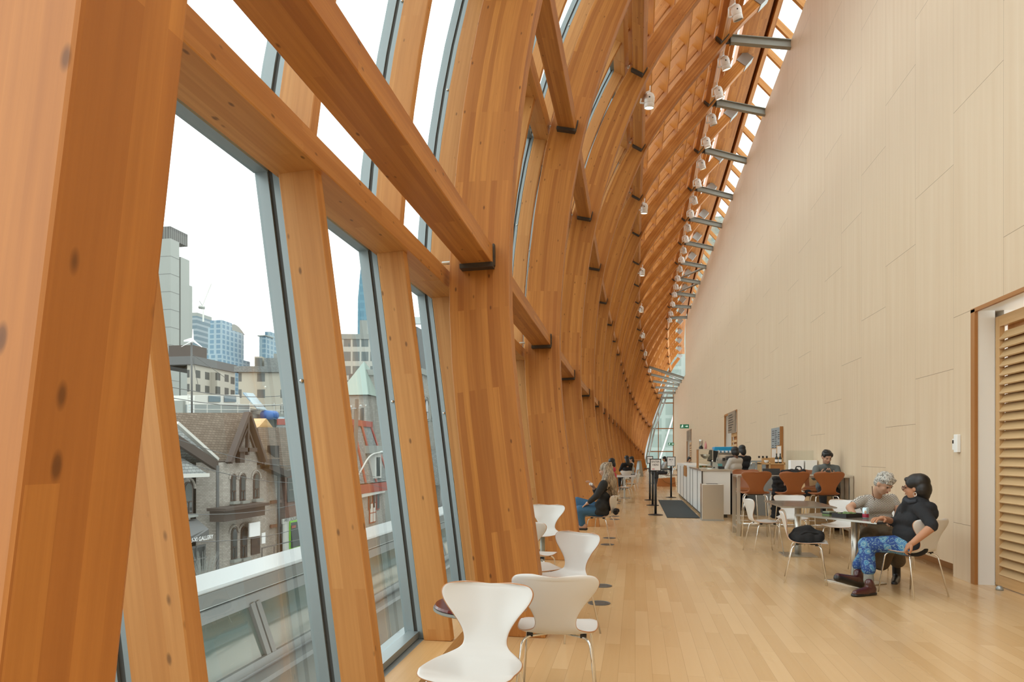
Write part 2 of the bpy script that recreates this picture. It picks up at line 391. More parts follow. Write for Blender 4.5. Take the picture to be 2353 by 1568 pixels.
def nrm(n,i):
    p,f=rib_path(n); return f[7*i]
# purlins between ribs on four lines
PW=[(.27,.16),(.27,.15),(.25,.16),(.16,.24)]
LV=['lowest','second-height','third-height','topmost']
for li in range(4):
    i=li+1
    for n in range(0,20):
        a=cpt(n,i)+V((0,RT if n else .0,0)); e=cpt(n+1,i); f=nrm(n+1,i)
        if n==0 and li==0: a=V((-1.29,.9,3.18))
        t=thing('timber_purlin','%s timber purlin running from the %s to the %s rib'%(LV[li],ORD[n],ORD[n+1]),'beam',tuple(e),0,'purlins tying the ribs together')
        up=V((-f.z,0,f.x)) if True else None
        up=V((f.z,0,-f.x)); w,h=PW[li]
        b=MB(); b.beam(a-e,V((0,0,0)),w,h,up=(-up if up.z<0 else up)); bevel(b.build('purlin_beam',M['rib'],t),.006,1)
        # steel seat under and beside the far end
        u=(-up if up.z<0 else up); s_=MB(); y=-.035
        s_.beam(-u*(h/2+.02)+V((0,-.12,0)),-u*(h/2+.02),w+.02,.04,up=u)
        s_.beam(-f*(w/2+.008)+V((0,-.05,0))+u*.0,-f*(w/2+.008),.016,h+.03,up=u); s_.beam(f*(w/2+.008)+V((0,-.05,0)),f*(w/2+.008),.016,h+.03,up=u)
        s_.build('steel_shoe',M['dsteel'],t)
# window posts, three to a bay
PN=[k+q for k in range(20) for q in (.11,.443,.776)]
def post_path(n,off):
    p,f=offset_path(n,off,7); return p,f
def straight(p,f,a):
    p[0].z=.09; f[0]=f[7].copy(); q0,q7=p[0].copy(),p[7].copy()
    for i_ in range(7):
        p[i_]=q0.lerp(q7,i_/7); p[i_].y=a.y-.05*(1-i_/7); f[i_]=f[7].copy()
for j,n in enumerate(PN):
    p,f=post_path(n,.49); a=cpt(n,1)
    straight(p,f,a)
    b=MB(); o=p[0].copy(); k=int(n)
    b.quadstrip([[q-ff*.105-o,q+ff*.105-o,q+ff*.105+V((0,.085,0))-o,q-ff*.105+V((0,.085,0))-o] for q,ff in zip(p,f)])
    ob=bevel(b.build('window_post',M['post'],fix=True),.005,1); ob.location=o
    tag(ob,'slim timber window post, %s between the %s and the %s rib'%(ORD[j%3],ORD[k],ORD[k+1]),'post','timber posts behind the glass')
# transoms on three lines, one per bay, stepping at each rib
for li in range(3):
    i=li+1
    for k in range(20):
        a=cpt(k-.03 if k else -.2,i)+nrm(k,i)*.452; e=cpt(k+.97,i)+nrm(k+1,i)*.452; f=nrm(k,i)
        o=a.copy(); u=V((f.z,0,-f.x)); u=u if u.z>0 else -u
        b=MB(); b.beam((0,0,-.13 if li==0 else 0),e-a+V((0,0,-.13 if li==0 else 0)),.275,.16,up=u)
        ob=bevel(b.build('window_transom',M['post']),.005,1); ob.location=o
        tag(ob,'%s timber transom on the window posts between the %s and the %s rib'%(LV[li],ORD[k],ORD[k+1]),'beam','transoms of the window wall')
    for k in range(1,21):
        c=cpt(k,i); f=nrm(k,i)
        b=MB(); b.tube([f*.2-V((0,.0,0)),f*.36],.016,10); b.tube([f*.262,f*.275],.04,12)
        ob=b.build('steel_rod',M['steel']); ob.location=c+V((0,.1,0)); 
        tag(ob,'short steel rod bracing the %s rib to its %s transom'%(ORD[k],LV[li]),'rod','steel rods bracing ribs to transoms')
# glazing: mullions and panes between successive posts
wn=0
def gpath(n,off,row):
    p,f=post_path(n,off); a=cpt(n,1)
    straight(p,f,a)
    q=p[7*row:7*row+8]
    for z in q: z.y+=.075
    return [x.copy() for x in q],f[7*row:7*row+8]
for row in range(3):
    for j in range(-1,len(PN)-1):
        n0=PN[j] if j>=0 else -.22; n1=PN[j+1]
        if row and n1>14: continue
        wn+=1
        w=bpy.data.objects.new('window_%d'%wn,None); COL.objects.link(w); w['kind']='structure'
        p0,f0=gpath(n0,.735,row); p1,f1=gpath(n1,.735,row)
        g=MB(); g.grid([[a for a in p0],[a for a in p1]]); g.build('pane',M['glass'],w)
        fr=MB(); gk=MB()
        q,ff=gpath(n1,.612,row)
        # mullion at the far side: pane frame, dark gasket, fin
        fr.quadstrip([[x+h*.064+V((0,-.035,0)),x+h*.138+V((0,-.035,0)),x+h*.138+V((0,-.005,0)),x+h*.064+V((0,-.005,0))] for x,h in zip(q,ff)])
        gk.quadstrip([[x+h*.034+V((0,-.022,0)),x+h*.066+V((0,-.022,0)),x+h*.066+V((0,.02,0)),x+h*.034+V((0,.02,0))] for x,h in zip(q,ff)])
        fr.quadstrip([[x+h*.0+V((0,-.03,0)),x+h*.038+V((0,-.03,0)),x+h*.038+V((0,.03,0)),x+h*.0+V((0,.03,0))] for x,h in zip(q,ff)])
        # head and sill rails
        for e in (0,7):
            a=gpath(n0,.69,row)[0][e]; c=gpath(n1,.69,row)[0][e]
            dz=(.03 if e==0 else -.15) if row==0 else (.13 if e==0 else -.05)
            fr.beam(a+V((0,.03,dz)),c+V((0,-.035,dz)),.085,.045)
        fr.build('frame',M['alu'],w,fix=True); gk.build('gasket',M['gasket'],w,fix=True)
        if n1<3:
            s_=MB(); a,h=q[4],ff[4]; s_.ell(a+h*.015+V((0,-.035,0)),(.012,.012,.012)); s_.build('bolt',M['chrome'],w,smooth=True)
# roof slats: deep fins from the third purlin line up to the roof edge
FIN=[]
def finpts(n):
    p,f=rib_path(n,14); L=[(a,b_) for a,b_ in zip(p,f)][42+1:]
    return L
NF=10
for r in range(NF):
    for k in range(0,20):
        def at(n):
            L=finpts(n); x=r*(len(L)-1.2)/NF; i=int(x); t_=x-i
            return L[i][0].lerp(L[i+1][0],t_),L[i][1]
        a,f=at(k); e,f2=at(k+1)
        if k<1: continue
        b=MB()
        b.quadstrip([[q+h*.27+u*.018-a,q+h*.27-u*.018-a,q+h*.82-u*.018-a,q+h*.82+u*.018-a] for q,h,u in ((a,f,V((f.z,0,-f.x))),(e,f2,V((f2.z,0,-f2.x))))])
        ob=b.build('roof_slat',M['fin'],fix=True); ob.location=a
        tag(ob,'deep orange timber roof slat, %s up the slope in the bay past the %s rib'%(ORD[r],ORD[k]),'slat','timber slats of the sloping roof')
# roof edge beams, skylight and rafters
for k in range(2,20):
    a=cpt(k,5)+V((.1,.1,.38)); e=cpt(k+1,5)+V((.1,.1,.38))
    b=MB(); b.beam(a-a,e-a,.62,.4); ob=b.build('edge_beam',M['rib']); ob.location=a
    tag(ob,'timber edge beam along the rib tips beyond the %s rib'%ORD[k],'beam','edge beams of the roof')
    if k>15: continue
    a=a+V((.46,0,-.08)); e=e+V((.46,0,-.08)); b=MB(); b.beam(a-a,e-a,.12,.42); b.beam(V((-.16,0,.26)),e-a+V((-.16,0,.26)),.44,.03); ob=b.build('skylight_beam',M['rib']); ob.location=a  # upper board is added to shut out sky and darken the gap below
    tag(ob,'timber beam carrying the skylight rafters beyond the %s rib'%ORD[k],'beam','skylight beams')
    w=bpy.data.objects.new('window_%d'%(wn+1),None); wn+=1; COL.objects.link(w); w['kind']='structure'
    g=MB(); dn=V((1.15,0,-1.35)); g.grid([[a+V((0,0,.1)),a+dn+V((0,0,.1))],[e+V((0,0,.1)),e+dn+V((0,0,.1))]]); g.build('pane',M['glass'],w)
    fr=MB()
    for s_ in (0,.5):
        q=a.lerp(e,s_); q2=q+V((0,.14,.07)); fr.beam(q2,q2+dn,.06,.07,up=(.76,0,.65))
    fr.build('frame',M['alu'],w)
    for h_,s_ in enumerate((0,.5)):
        q=a.lerp(e,s_); b=MB(); b.beam((0,0,0),dn,.11,.16,up=(.76,0,.65)); ob=b.build('skylight_rafter',M['post']); ob.location=q
        tag(ob,'sloping timber skylight rafter, %s past the tip of the %s rib'%(ORD[h_],ORD[k]),'rafter','skylight rafters above the wall')
# steel struts from rib to wall top
for n in range(4,21):
    if n<=14: p=cpt(n,4)+V((.2,.1,-.02)); q=V((XW+.01,p.y,WT+.0)) ; z2=min(p.z,WT-.08); q.z=z2
    else: p=cpt(n,3)+V((.2,.1,-.05)); q=V((XW+.01,p.y,min(p.z,WB-.08)))
    t=thing('steel_strut','grey steel strut bracing the %s rib to the top of the panelled wall'%ORD[n],'strut',tuple(p),0,'grey steel struts to the wall')
    b=MB(); d=q-p
    for zz in (-.09,.09): b.beam(V((0,0,zz)),d+V((0,0,zz)),.14,.016)
    b.beam((0,0,0),d,.012,.18); b.build('i_beam',M['grey'],t)
    b=MB(); b.box((.0,0,0),(.02,.16,.24)); b.box((-.1,0,-.02),(.2,.05,.16)); b.build('end_plate',M['dsteel'],t)
    if n in (11,12,15,16,18,19,20):
        b=MB(); e=V((XW-.06,p.y-3.2 if n<15 else p.y+1.6,q.z+.02)); b.tube([p,e],.055,10); ob=b.build('brace_tube',M['grey'],smooth=True); tag(ob,'diagonal grey steel tube from the %s rib to the wall top'%ORD[n],'brace','diagonal brace tubes')
# curb, sill plate
def facade_x(y):
    for k in range(-4,80):
        n0,n1=k*.25,(k+1)*.25
        if cpt(n1,1).y>=y or n1>=20: 
            a,c_=cpt(n0,0),cpt(n1,0); A0,A1=cpt(n0,1).y,cpt(n1,1).y
            return a.x+(c_.x-a.x)*max(-2,min(1,(y-A0)/(A1-A0)))
b=MB(); s_=MB()
ys=[-3,0]+[i*3 for i in range(1,22)]+[65]
row=[(facade_x(y),y) for y in ys]
b.quadstrip([[(x-.37,y,0),(x-.37,y,.09),(x-.60,y,.09),(x-.60,y,0)] for x,y in row]); struct('baseboard_left',b,M['oak'],fix=True)
s_.quadstrip([[(x-.60,y,0),(x-.60,y,.088),(x-.86,y,.088),(x-.86,y,0)] for x,y in row]); struct('trim_7',s_,M['alu'],fix=True)
# glazed far end
w=bpy.data.objects.new('window_%d'%(wn+1),None); wn+=1; COL.objects.link(w); w['kind']='structure'
g=MB(); g.grid([[(.6,YEND,0),(4.2,YEND,0)],[(.6,YEND,10.5),(4.2,YEND,10.5)]]); g.build('pane',M['glass'],w)
fr=MB()
for x in (.95,2.25,3.68): fr.box((x,YEND-.05,4.5),(.07,.12,9.))
for z in (.08,1.75,4.0,6.5): fr.box((2.2,YEND-.06,z),(3.2,.1,.09))
fr.build('frame',M['rib'],w)
fr=MB(); fr.tube([(.75,68.2,.0),(1.6,68.4,4.1),(2.9,68.5,7.9),(3.7,68.5,9.)],.14,8); fr.tube([(1.0,68.2,.0),(1.9,68.4,4.0),(3.2,68.5,7.6)],.08,8); fr.build('slanted_mullion',M['galv'],w)

# behind the camera, unseen: panelled end wall added to block sky light
b=MB(); b.span((-2.6,-9.4,0),(XW+.5,-9.,WT)); struct('wall_back_added',b,M['wall'])
# ---------------------------------------------------------------- chairs
def cat_interp(K,n):
    Q=[[2*a-b_ for a,b_ in zip(K[0],K[1])]]+[list(k) for k in K]+[[2*a-b_ for a,b_ in zip(K[-1],K[-2])]]; out=[]
    for i in range(1,len(Q)-2):
        for k in range(n):
            t=k/n; out.append([.5*(2*b_+(c_-a)*t+(2*a-5*b_+4*c_-d)*t*t+(3*b_-a-3*c_+d)*t**3) for a,b_,c_,d in zip(*Q[i-1:i+3])])
    out.append(list(K[-1])); return out
SHELL=[(.222,.436,.10),(.216,.444,.165),(.198,.452,.205),(.155,.455,.226),(.08,.45,.235),(-.01,.445,.233),(-.09,.446,.215),(-.145,.456,.175),(-.182,.482,.130),(-.203,.525,.113),(-.222,.58,.128),(-.243,.645,.172),(-.262,.705,.222),(-.276,.752,.243),(-.285,.783,.232),(-.289,.798,.200),(-.29,.803,.12)]
def shell(name,parent,mats,h=0,thick=.011,rim=1,sc=1,hb=1.0):
    b=MB(); rows=[]; K=cat_interp(SHELL,3)
    for i,(y,z,w) in enumerate(K):
        q=i/(len(K)-1); r=[]
        for j in range(13):
            u=(j/12*2-1); x=u*w*sc
            back=max(0,min(1,(z-.5)/.15)); seat=1-max(0,min(1,(z-.46)/.05))
            yy=y*sc+back*.055*(abs(u)**2.2)*(w/.24); zz=z+seat*.014*abs(u)**2.5*(1 if y<.15 else .3)
            if z>.78: zz-= .010*(1-abs(u))*1.0
            zz=.45+(zz-.45)*hb
            r.append((x,yy,zz+h))
        rows.append(r)
    b.grid(rows); o=b.build(name,mats,parent,smooth=True)
    m=o.modifiers.new('s','SOLIDIFY'); m.thickness=thick; m.offset=0; m.material_offset_rim=rim
    m=o.modifiers.new('v','SUBSURF'); m.levels=1; m.render_levels=1
    return o
def bend(pts,r=.03,n=4):
    out=[V(pts[0])]
    for i in range(1,len(pts)-1):
        p=V(pts[i]); a=(V(pts[i-1])-p); c_=(V(pts[i+1])-p); ra=min(r,a.length*.45,c_.length*.45); a=p+a.normalized()*ra; c_=p+c_.normalized()*ra
        for k in range(n+1):
            t=k/n; out.append(a*(1-t)**2+p*2*t*(1-t)+c_*t*t)
    out.append(V(pts[-1])); return out
def make_chair(label,loc,rz,group=None,shellmat='lam'):
    t=thing('shell_chair',label,'chair',loc,rz,group)
    shell('seat_shell',t,[M[shellmat],M['ply']])
    for sx in (-1,1):
        for sy,P in ((1,[(.05,.045,.432),(.165,.125,.43),(.19,.15,.40),(.222,.205,.0)]),(-1,[(.05,-.045,.43),(.165,-.12,.428),(.19,-.15,.40),(.232,-.235,.0)])):
            b=MB(); b.tube(bend([(sx*x,y,z) for x,y,z in P],.04),.0075,8); b.build('leg',M['chrome'],t,smooth=True)
    b=MB()
    for sx in (-1,1):
        for y in (.10,-.10): b.box((sx*.15,y,.436),(.035,.03,.02))
    b.box((0,0,.437),(.12,.12,.014)); b.build('seat_mount',M['black'],t)
    return t
GL='white moulded chairs by the windows'; GR='white moulded chairs by the panelled wall'
CH0=make_chair('white moulded chair in the foreground, its front facing the camera',(-.745,3.12,0),math.pi-.06)
def chair(label,x,y,deg,group=None,dx=0): return dup(CH0,(x,y,0),math.radians(deg),label,group or '')
def placed(t):
    if not t.get('group') and 'group' in t: del t['group']
    return t
# facing angle: 0 = +Y (away from camera), 90 = -X (towards windows), 180 = towards camera, -90 = towards the wall
def ch(label,x,y,deg): return placed(chair(label,x,y,deg))
ch('beige-backed moulded chair in the foreground seen from behind, beside the white one',-.44,3.92,3)
ch('bright white moulded chair turned to the windows, right of the big timber rib',-.60,5.5,146)
ch('white chair seat beside the big rib, its back hidden by the timber',-.86,5.95,-62)
ch('beige chair back half hidden by the big rib, behind the bright white chair',-1.02,6.75,-12)
ch('chair the long-haired woman in dark cardigan sits on',-.545,11.12,74)
# pedestal chair behind the rib
t=thing('pedestal_chair','white moulded chair on a grey column behind the big timber rib','chair',(-1.15,8.55,0),math.radians(172))
shell('seat_shell',t,[M['lam'],M['ply']])
b=MB(); b.lathe([(.03,.02),(.03,.43)],n=16); b.build('column',M['grey'],t,smooth=True)
b=MB(); b.lathe([(.0,.0),(.2,.0),(.2,.012),(.03,.025)],n=28); b.build('base_disc',M['steel'],t)
# right side
ch('white chair side-on left of the middle table, facing it',1.88,10.62,-80)
ch('white chair behind the middle table, its front facing the camera',2.42,11.35,176)
ch('white chair holding a black bag, in front of the middle table',1.93,8.29,-102)
ch('white chair between the two tables, behind the grey-haired woman',2.86,10.3,148)
ch('white chair under the short grey-haired woman',2.87,9.0,178)
ch('white chair under the person in the black hoodie',2.82,7.71,29)
ch('empty white chair behind the person in the black hoodie, by the wall',3.3,9.6,165)
# far ones
ch('white chair far down the window side, turned to the red-topped person',-.30,21.0,80)
ch('beige chair beside the far white table on the window side',-.12,23.8,75)
ch('white chair by the far end of the service counter, nearer one',1.55,33.5,100)
ch('white chair by the far end of the service counter, further one',1.95,34.6,80)
# ---------------------------------------------------------------- tables
M['top']=mat('brown_grey_top',(.20,.165,.13),.22,.35)
M['red']=mat('dark_red_top',(.11,.010,.008),.18)
def rect_table(label,loc,rz,w,d):
    t=thing('cafe_table',label,'table',loc,rz,'rectangular steel-edged tables')
    b=MB(); b.box((0,0,.738),(w-.012,d-.012,.012)); b.build('tabletop',M['top'],t)
    b=MB(); 
    for sx in (-1,1): b.box((sx*(w/2-.004),0,.734),(.008,d,.018)); b.box((0,sx*(d/2-.004),.734),(w-.016,.008,.018))
    b.box((0,0,.727),(w-.016,d-.016,.01)); b.build('steel_edge',M['steel'],t)
    b=MB(); b.lathe([(.046,.01),(.046,.716)],n=24); b.build('post',M['steel'],t,smooth=True)
    b=MB(); b.box((0,0,.006),(.45,.45,.012)); bevel(b.build('base_plate',M['steel'],t),.003,1)
    return t
rect_table('steel-edged table in the middle, with empty white chairs round it',(2.31,10.42,0),0,.72,1.24)
rect_table('steel-edged table the two seated women share',(2.46,8.32,0),math.radians(35),.72,1.08)
t=thing('round_table','small dark red round table by the windows, behind the foreground chairs','table',(-.85,3.72,0))
b=MB(); b.lathe([(0,.585),(.25,.585),(.262,.592),(.262,.604)],n=48); b.build('rim',M['grey'],t)
b=MB(); b.lathe([(0,.604),(.25,.604),(.257,.61),(.25,.622),(0,.622)],n=48); b.build('tabletop',M['red'],t,smooth=False)
b=MB(); b.lathe([(.03,.01),(.03,.585)],n=16); b.build('post',M['grey'],t,smooth=True)
b=MB(); b.lathe([(0,0),(.2,0),(.2,.012),(.03,.02)],n=32); b.build('base_disc',M['grey'],t)
# floor outlets
M['outlet']=mat('outlet_cover',(.16,.17,.165),.4,.6)
for x,y in ((-.345,6.7),(-.36,7.59),(-.44,11.09),(-.44,11.96),(-.45,15.43),(-.47,16.2),(-.54,20.36),(-.54,21.3)):
    b=MB(); b.lathe([(0,0),(.11,0),(.11,.004),(.098,.006),(.094,.003),(.05,.003),(.045,.005),(0,.005)],n=32); o=b.build('floor_outlet',M['outlet']); o.location=(x,y,.0005)
    tag(o,'round metal floor outlet cover, %s along the row by the windows'%ORD[[6.7,7.59,11.09,11.96,15.43,16.2,20.36,21.3].index(y)],'outlet','floor outlet covers')
# floor vent
t=thing('floor_grille','dark linear floor grille between the timber curb and the foreground chair','vent',(-1.24,4.2,0))
b=MB(); b.span((-.065,-.9,0.001),(.065,.45,.004)); b.build('grille_frame',M['dsteel'],t)
b=MB()
for i in range(6): b.span((-.05+i*.018,-.88,.004),(-.041+i*.018,.43,.008))
b.build('grille_bars',M['steel'],t)
# door stop
b=MB(); b.lathe([(.0,0),(.035,0),(.035,.025),(.02,.045),(0,.05)],n=16); o=b.build('door_stop',M['galv'],smooth=True); o.location=(3.83,8.1,.0); tag(o,'grey dome door stop on the floor by the louvred door','door stop')
# thermostat
t=thing('thermostat','white thermostat pair on the panelled wall left of the doorway','thermostat',(XW,8.8,1.58))
b=MB(); b.box((-.012,.055,-.01),(.024,.07,.13)); bevel(b.build('sensor',M['white'],t),.004)
b=MB(); b.box((-.02,-.03,.0),(.04,.09,.21)); bevel(b.build('controller',M['white'],t),.006)
b=MB(); b.box((-.026,.06,.02),(.004,.035,.04)); b.build('display',M['black'],t)
# ---------------------------------------------------------------- bar table and stools
M['leather']=mat('cognac_leather',(.27,.085,.022),.42)
t=thing('bar_table','long high steel bar table against the wall, with leather stools','table',(1.78,12.65,0))
b=MB(); b.span((0,0,1.045),(1.93,.6,1.085)); bevel(b.build('tabletop',M['steel'],t),.004,1)
for x,y in ((.03,.03),(.03,.57),(1.9,.03),(1.9,.57)):
    b=MB(); b.span((x-.03,y-.03,0),(x+.03,y+.03,1.045)); b.build('leg',M['steel'],t)
b=MB()
for x in (.03,1.9): b.span((x-.02,.06,.12),(x+.02,.54,.16))
b.span((0.06,.55,.12),(1.88,.59,.16)); b.build('foot_rail',M['steel'],t)
def make_stool(label,loc,rz):
    t=thing('bar_stool',label,'stool',loc,rz,'cognac leather bar stools')
    shell('seat_shell',t,[M['leather'],M['leather']],h=.33,thick=.024,sc=1.02,hb=1.08)
    for sx in (-1,1):
        for sy,P in ((1,[(.05,.045,.757),(.165,.12,.755),(.185,.14,.715),(.225,.235,0)]),(-1,[(.05,-.045,.755),(.165,-.12,.753),(.185,-.14,.715),(.235,-.245,0)])):
            b=MB(); b.tube(bend([(sx*x,y,z) for x,y,z in P],.05),.009,8); b.build('leg',M['chrome'],t,smooth=True)
    b=MB(); q=.215
    b.tube([(-q,.2,.22),(q,.2,.22)],.008); b.tube([(-q,-.21,.27),(q,-.21,.27)],.008); b.tube([(-q,.2,.22),(-q,-.21,.27)],.008); b.tube([(q,.2,.22),(q,-.21,.27)],.008); b.build('foot_rail',M['chrome'],t,smooth=True)
    b=MB(); b.box((0,0,.76),(.26,.2,.02)); b.build('seat_mount',M['black'],t)
    return t
S0=make_stool('cognac leather bar stool, leftmost of the three seen from behind',(2.05,12.42,0),math.radians(-4))
dup(S0,(2.62,12.34,0),math.radians(2),'cognac leather bar stool in the middle of the three seen from behind')
dup(S0,(3.16,12.33,0),math.radians(3),'cognac leather bar stool, rightmost of the three, in front of the man with a phone')
dup(S0,(2.06,13.5,0),math.radians(172),'cognac stool across the bar table behind the leftmost stool')
dup(S0,(2.72,13.55,0),math.radians(165),'cognac stool across the bar table behind the middle stool')
dup(S0,(3.30,13.66,0),math.radians(176),'cognac stool the man with a phone sits on')
# ---------------------------------------------------------------- counter and cafe equipment
M['panel']=mat('white_counter',(.74,.74,.72),.3)
M['wood']=M['oak']
t=thing('service_counter','white service counter with a steel top, in the middle of the hall','counter',(1.48,16.2,0))
b=MB(); b.span((.03,.03,.08),(.66,9.3,1.07)); b.build('body',M['panel'],t)
b=MB(); b.span((0,0,1.07),(.72,3.4,1.11)); b.build('steel_top',M['steel'],t)
b=MB(); b.span((0.02,3.4,1.07),(.68,9.35,1.15)); b.build('white_top',M['panel'],t)
b=MB()
for y in (.0,1.15,2.5,3.4,4.7,6.1,7.6,9.2): b.span((.022,y,.08),(.034,y+.035,1.07))
b.span((.03,.022,.08),(.05,.034,1.07)); b.build('dark_joint',M['dsteel'],t)
b=MB(); b.span((.08,.1,0),(.6,9.2,.08)); b.build('plinth',M['dsteel'],t)
b=MB(); b.span((.0,4.6,.8),(.03,5.6,1.12)); b.build('copper_panel',M['jamb'],t)
t=thing('waste_bin','stainless steel waste bin in front of the white counter end','bin',(1.67,15.66,0))
b=MB(); b.span((-.23,-.2,.02),(.23,.22,.80)); bevel(b.build('bin_body',M['steel'],t),.008,2)
b=MB(); b.span((-.235,-.205,0),(.235,.225,.03)); b.build('bin_base',M['galv'],t)
b=MB(); b.span((-.12,-.10,.801),(.12,.10,.806)); b.build('opening',M['black'],t)
b=MB(); b.span((.72,16.02,.0),(1.45,22.1,.012)); o=b.build('floor_mat',mat('dark_mat',(.035,.042,.042),.9)); tag(o,'long dark grey rubber mat on the floor along the white counter','mat')
# stanchions
def text(name,body,size,loc,rot,m,parent=None,ext=.0008,align='CENTER',bold=0):
    cu=bpy.data.curves.new(name,'FONT'); cu.body=body; cu.size=size; cu.align_x=align; cu.align_y='CENTER'; cu.extrude=ext; cu.offset=bold
    o=bpy.data.objects.new(name,cu); COL.objects.link(o); dg=bpy.context.evaluated_depsgraph_get()
    me=bpy.data.meshes.new_from_object(o.evaluated_get(dg)); bpy.data.objects.remove(o); me.materials.clear(); me.materials.append(m)
    o=bpy.data.objects.new(name,me); COL.objects.link(o); o.location=loc; o.rotation_euler=rot; setpar(o,parent); return o
M['paper']=mat('white_paper',(.82,.82,.82),.6); M['ink']=mat('ink',(.02,.02,.025),.6); M['redink']=mat('red_ink',(.55,.03,.05),.6)
def stanchion(label,x,y,sign,w=.27,h=.30,z=1.05):
    t=thing('queue_post',label,'stanchion',(x,y,0),0,'black queue posts')
    b=MB(); b.lathe([(0,0),(.175,0),(.175,.012),(.05,.03),(.03,.035)],n=32); b.build('base',M['black'],t)
    b=MB(); b.lathe([(.03,.03),(.03,.98)],n=20); b.build('pole',M['black'],t,smooth=True)
    b=MB(); b.lathe([(.0,.90),(.042,.90),(.042,1.02),(0,1.02)],n=20); b.build('belt_head',M['black'],t)
    if sign is not None:
        b=MB(); b.box((0,0,(z+1.0)/2+.01),(.05,.014,z-1.0+.03)); b.build('sign_stem',M['black'],t)
        b=MB(); b.box((0,0,z+h/2),(w,.02,h)); b.build('sign_frame',M['black'],t)
        b=MB(); b.box((0,-.0105,z+h/2),(w-.045,.002,h-.045)); p=b.build('sign_sheet',M['paper'],t)
        for i,(s_,sz,dz,m) in enumerate(sign): (MB().box((-.05 if m is M['redink'] else 0,-.0125,z+h/2+dz),(sz,.001,.014)).build('printed_mark',m,p) if s_ is None else text('lettering',s_,sz,(0,-.0125,z+h/2+dz),(math.pi/2,0,0),m,p,bold=.0004))
    return t
stanchion('black queue post with the framed ENTER HERE sign, nearest of the posts',.48,16.72,[('ENTER',.062,.075,M['ink']),('HERE',.062,.0,M['ink']),(None,.06,-.1,M['redink'])])
stanchion('black queue post without a sign, just behind the ENTER HERE post',.49,19.85,None)
stanchion('black queue post with a small sign, furthest of the row behind ENTER HERE',.46,22.1,[(None,.1,.03,M['ink'])],.2,.24,1.16)
stanchion('black queue post with the framed MILK sign, nearer the counter',1.19,23.57,[('MILK',.06,.06,M['ink']),('=',.06,-.01,M['ink'])],.29,.33,1.05)
b=MB(); b.beam((.5,22.1,.96),(1.17,23.57,.96),.004,.05); o=b.build('queue_belt',M['black']); tag(o,'black retractable belt strung between the rear queue posts','belt')
# ---------------------------------------------------------------- ceiling spotlights
M['spot']=mat('white_lamp_body',(.80,.79,.76),.35)
M['lamp']=mat('lit_lens',(1,.9,.7),.4,emit=(1,.86,.62),es=5)
M['lens']=mat('dark_lens',(.03,.03,.03),.1)
def make_spot(name,lit):
    t=thing(name,'','spotlight',(0,0,0),0,'white spotlights under the roof')
    b=MB(); b.lathe([(0,.20),(.05,.195),(.09,.165),(.112,.11),(.115,.05),(.108,-.02),(.104,-.03)],n=24); b.build('lamp_body',M['spot'],t,smooth=True)
    b=MB(); b.lathe([(.106,-.03),(.110,-.04),(.110,-.13),(.10,-.135),(.098,-.10),(.098,-.05)],n=24); b.build('lamp_rim',M['spot'],t,smooth=True)
    b=MB(); b.lathe([(0,-.11),(.098,-.112),(.098,-.118),(0,-.12)],n=24); b.build('lens',M['lamp'] if lit else M['lens'],t)
    b=MB(); b.tube([(0,-.03,.22),(-.16,-.03,.16)],.022,8); b.tube([(-.16,-.03,.16),(-.2,-.03,-.02)],.015,8); b.tube([(-.2,-.03,-.02),(-.1,0,-.02)],.02,8); b.tube([(0,-.02,.19),(0,-.02,.34)],.012,8); b.build('bracket',M['spot'],t,smooth=True)
    b=MB(); b.ell((0,-.118,.07),(.016,.01,.016)); b.build('knob',M['black'],t)
    return t
SPL=make_spot('ceiling_spotlight',True); SPD=make_spot('ceiling_spotlight',False); used={}
SY=[32,123,193,256,309,361,406,446,478,511,538,565,587,608,630,650,668,690,712,728]
UNLIT={0,3,6,9,12,16}
def spot_at(i,n,li,dx,dz,label,lit,tilt):
    p=cpt(n,li)+V((dx,-.02,dz)); src=SPL if lit else SPD
    if lit not in used: used[lit]=1; o=src; o.location=p
    else: o=dup(src,p,0)
    o['label']=label; o.rotation_euler=(tilt[0],tilt[1],0); o.scale=(1,1,1)
for i,y in enumerate(SY):
    v=1/(1045-y); ns=[(1/(1045-q),n) for n,q in zip(range(4,15),(85,232,340,430,500,557,602,640,673,702,730))]
    n=3.6
    for (a,n0),(b_,n1) in zip(ns,ns[1:]):
        if a<=v<=b_: n=n0+(v-a)/(b_-a)
    n=min(max(n,3.62),14)
    lit=i not in UNLIT
    spot_at(i,n,4,.16,-.30,'%s white spotlight under the upper purlin, %s counting from the camera'%('lit' if lit else 'unlit',ORD[i]),lit,(.25,-.25))
for i,(y,n) in enumerate(((217,3.28),(465,5.2),(616,7.3),(700,9.35),(760,11.4),(804,13.2),(849,15.3))):
    spot_at(i,n,3,.22,-.2,'white spotlight hanging low under the third-height purlin, %s counting from the camera'%ORD[i],True,(.1,.05))
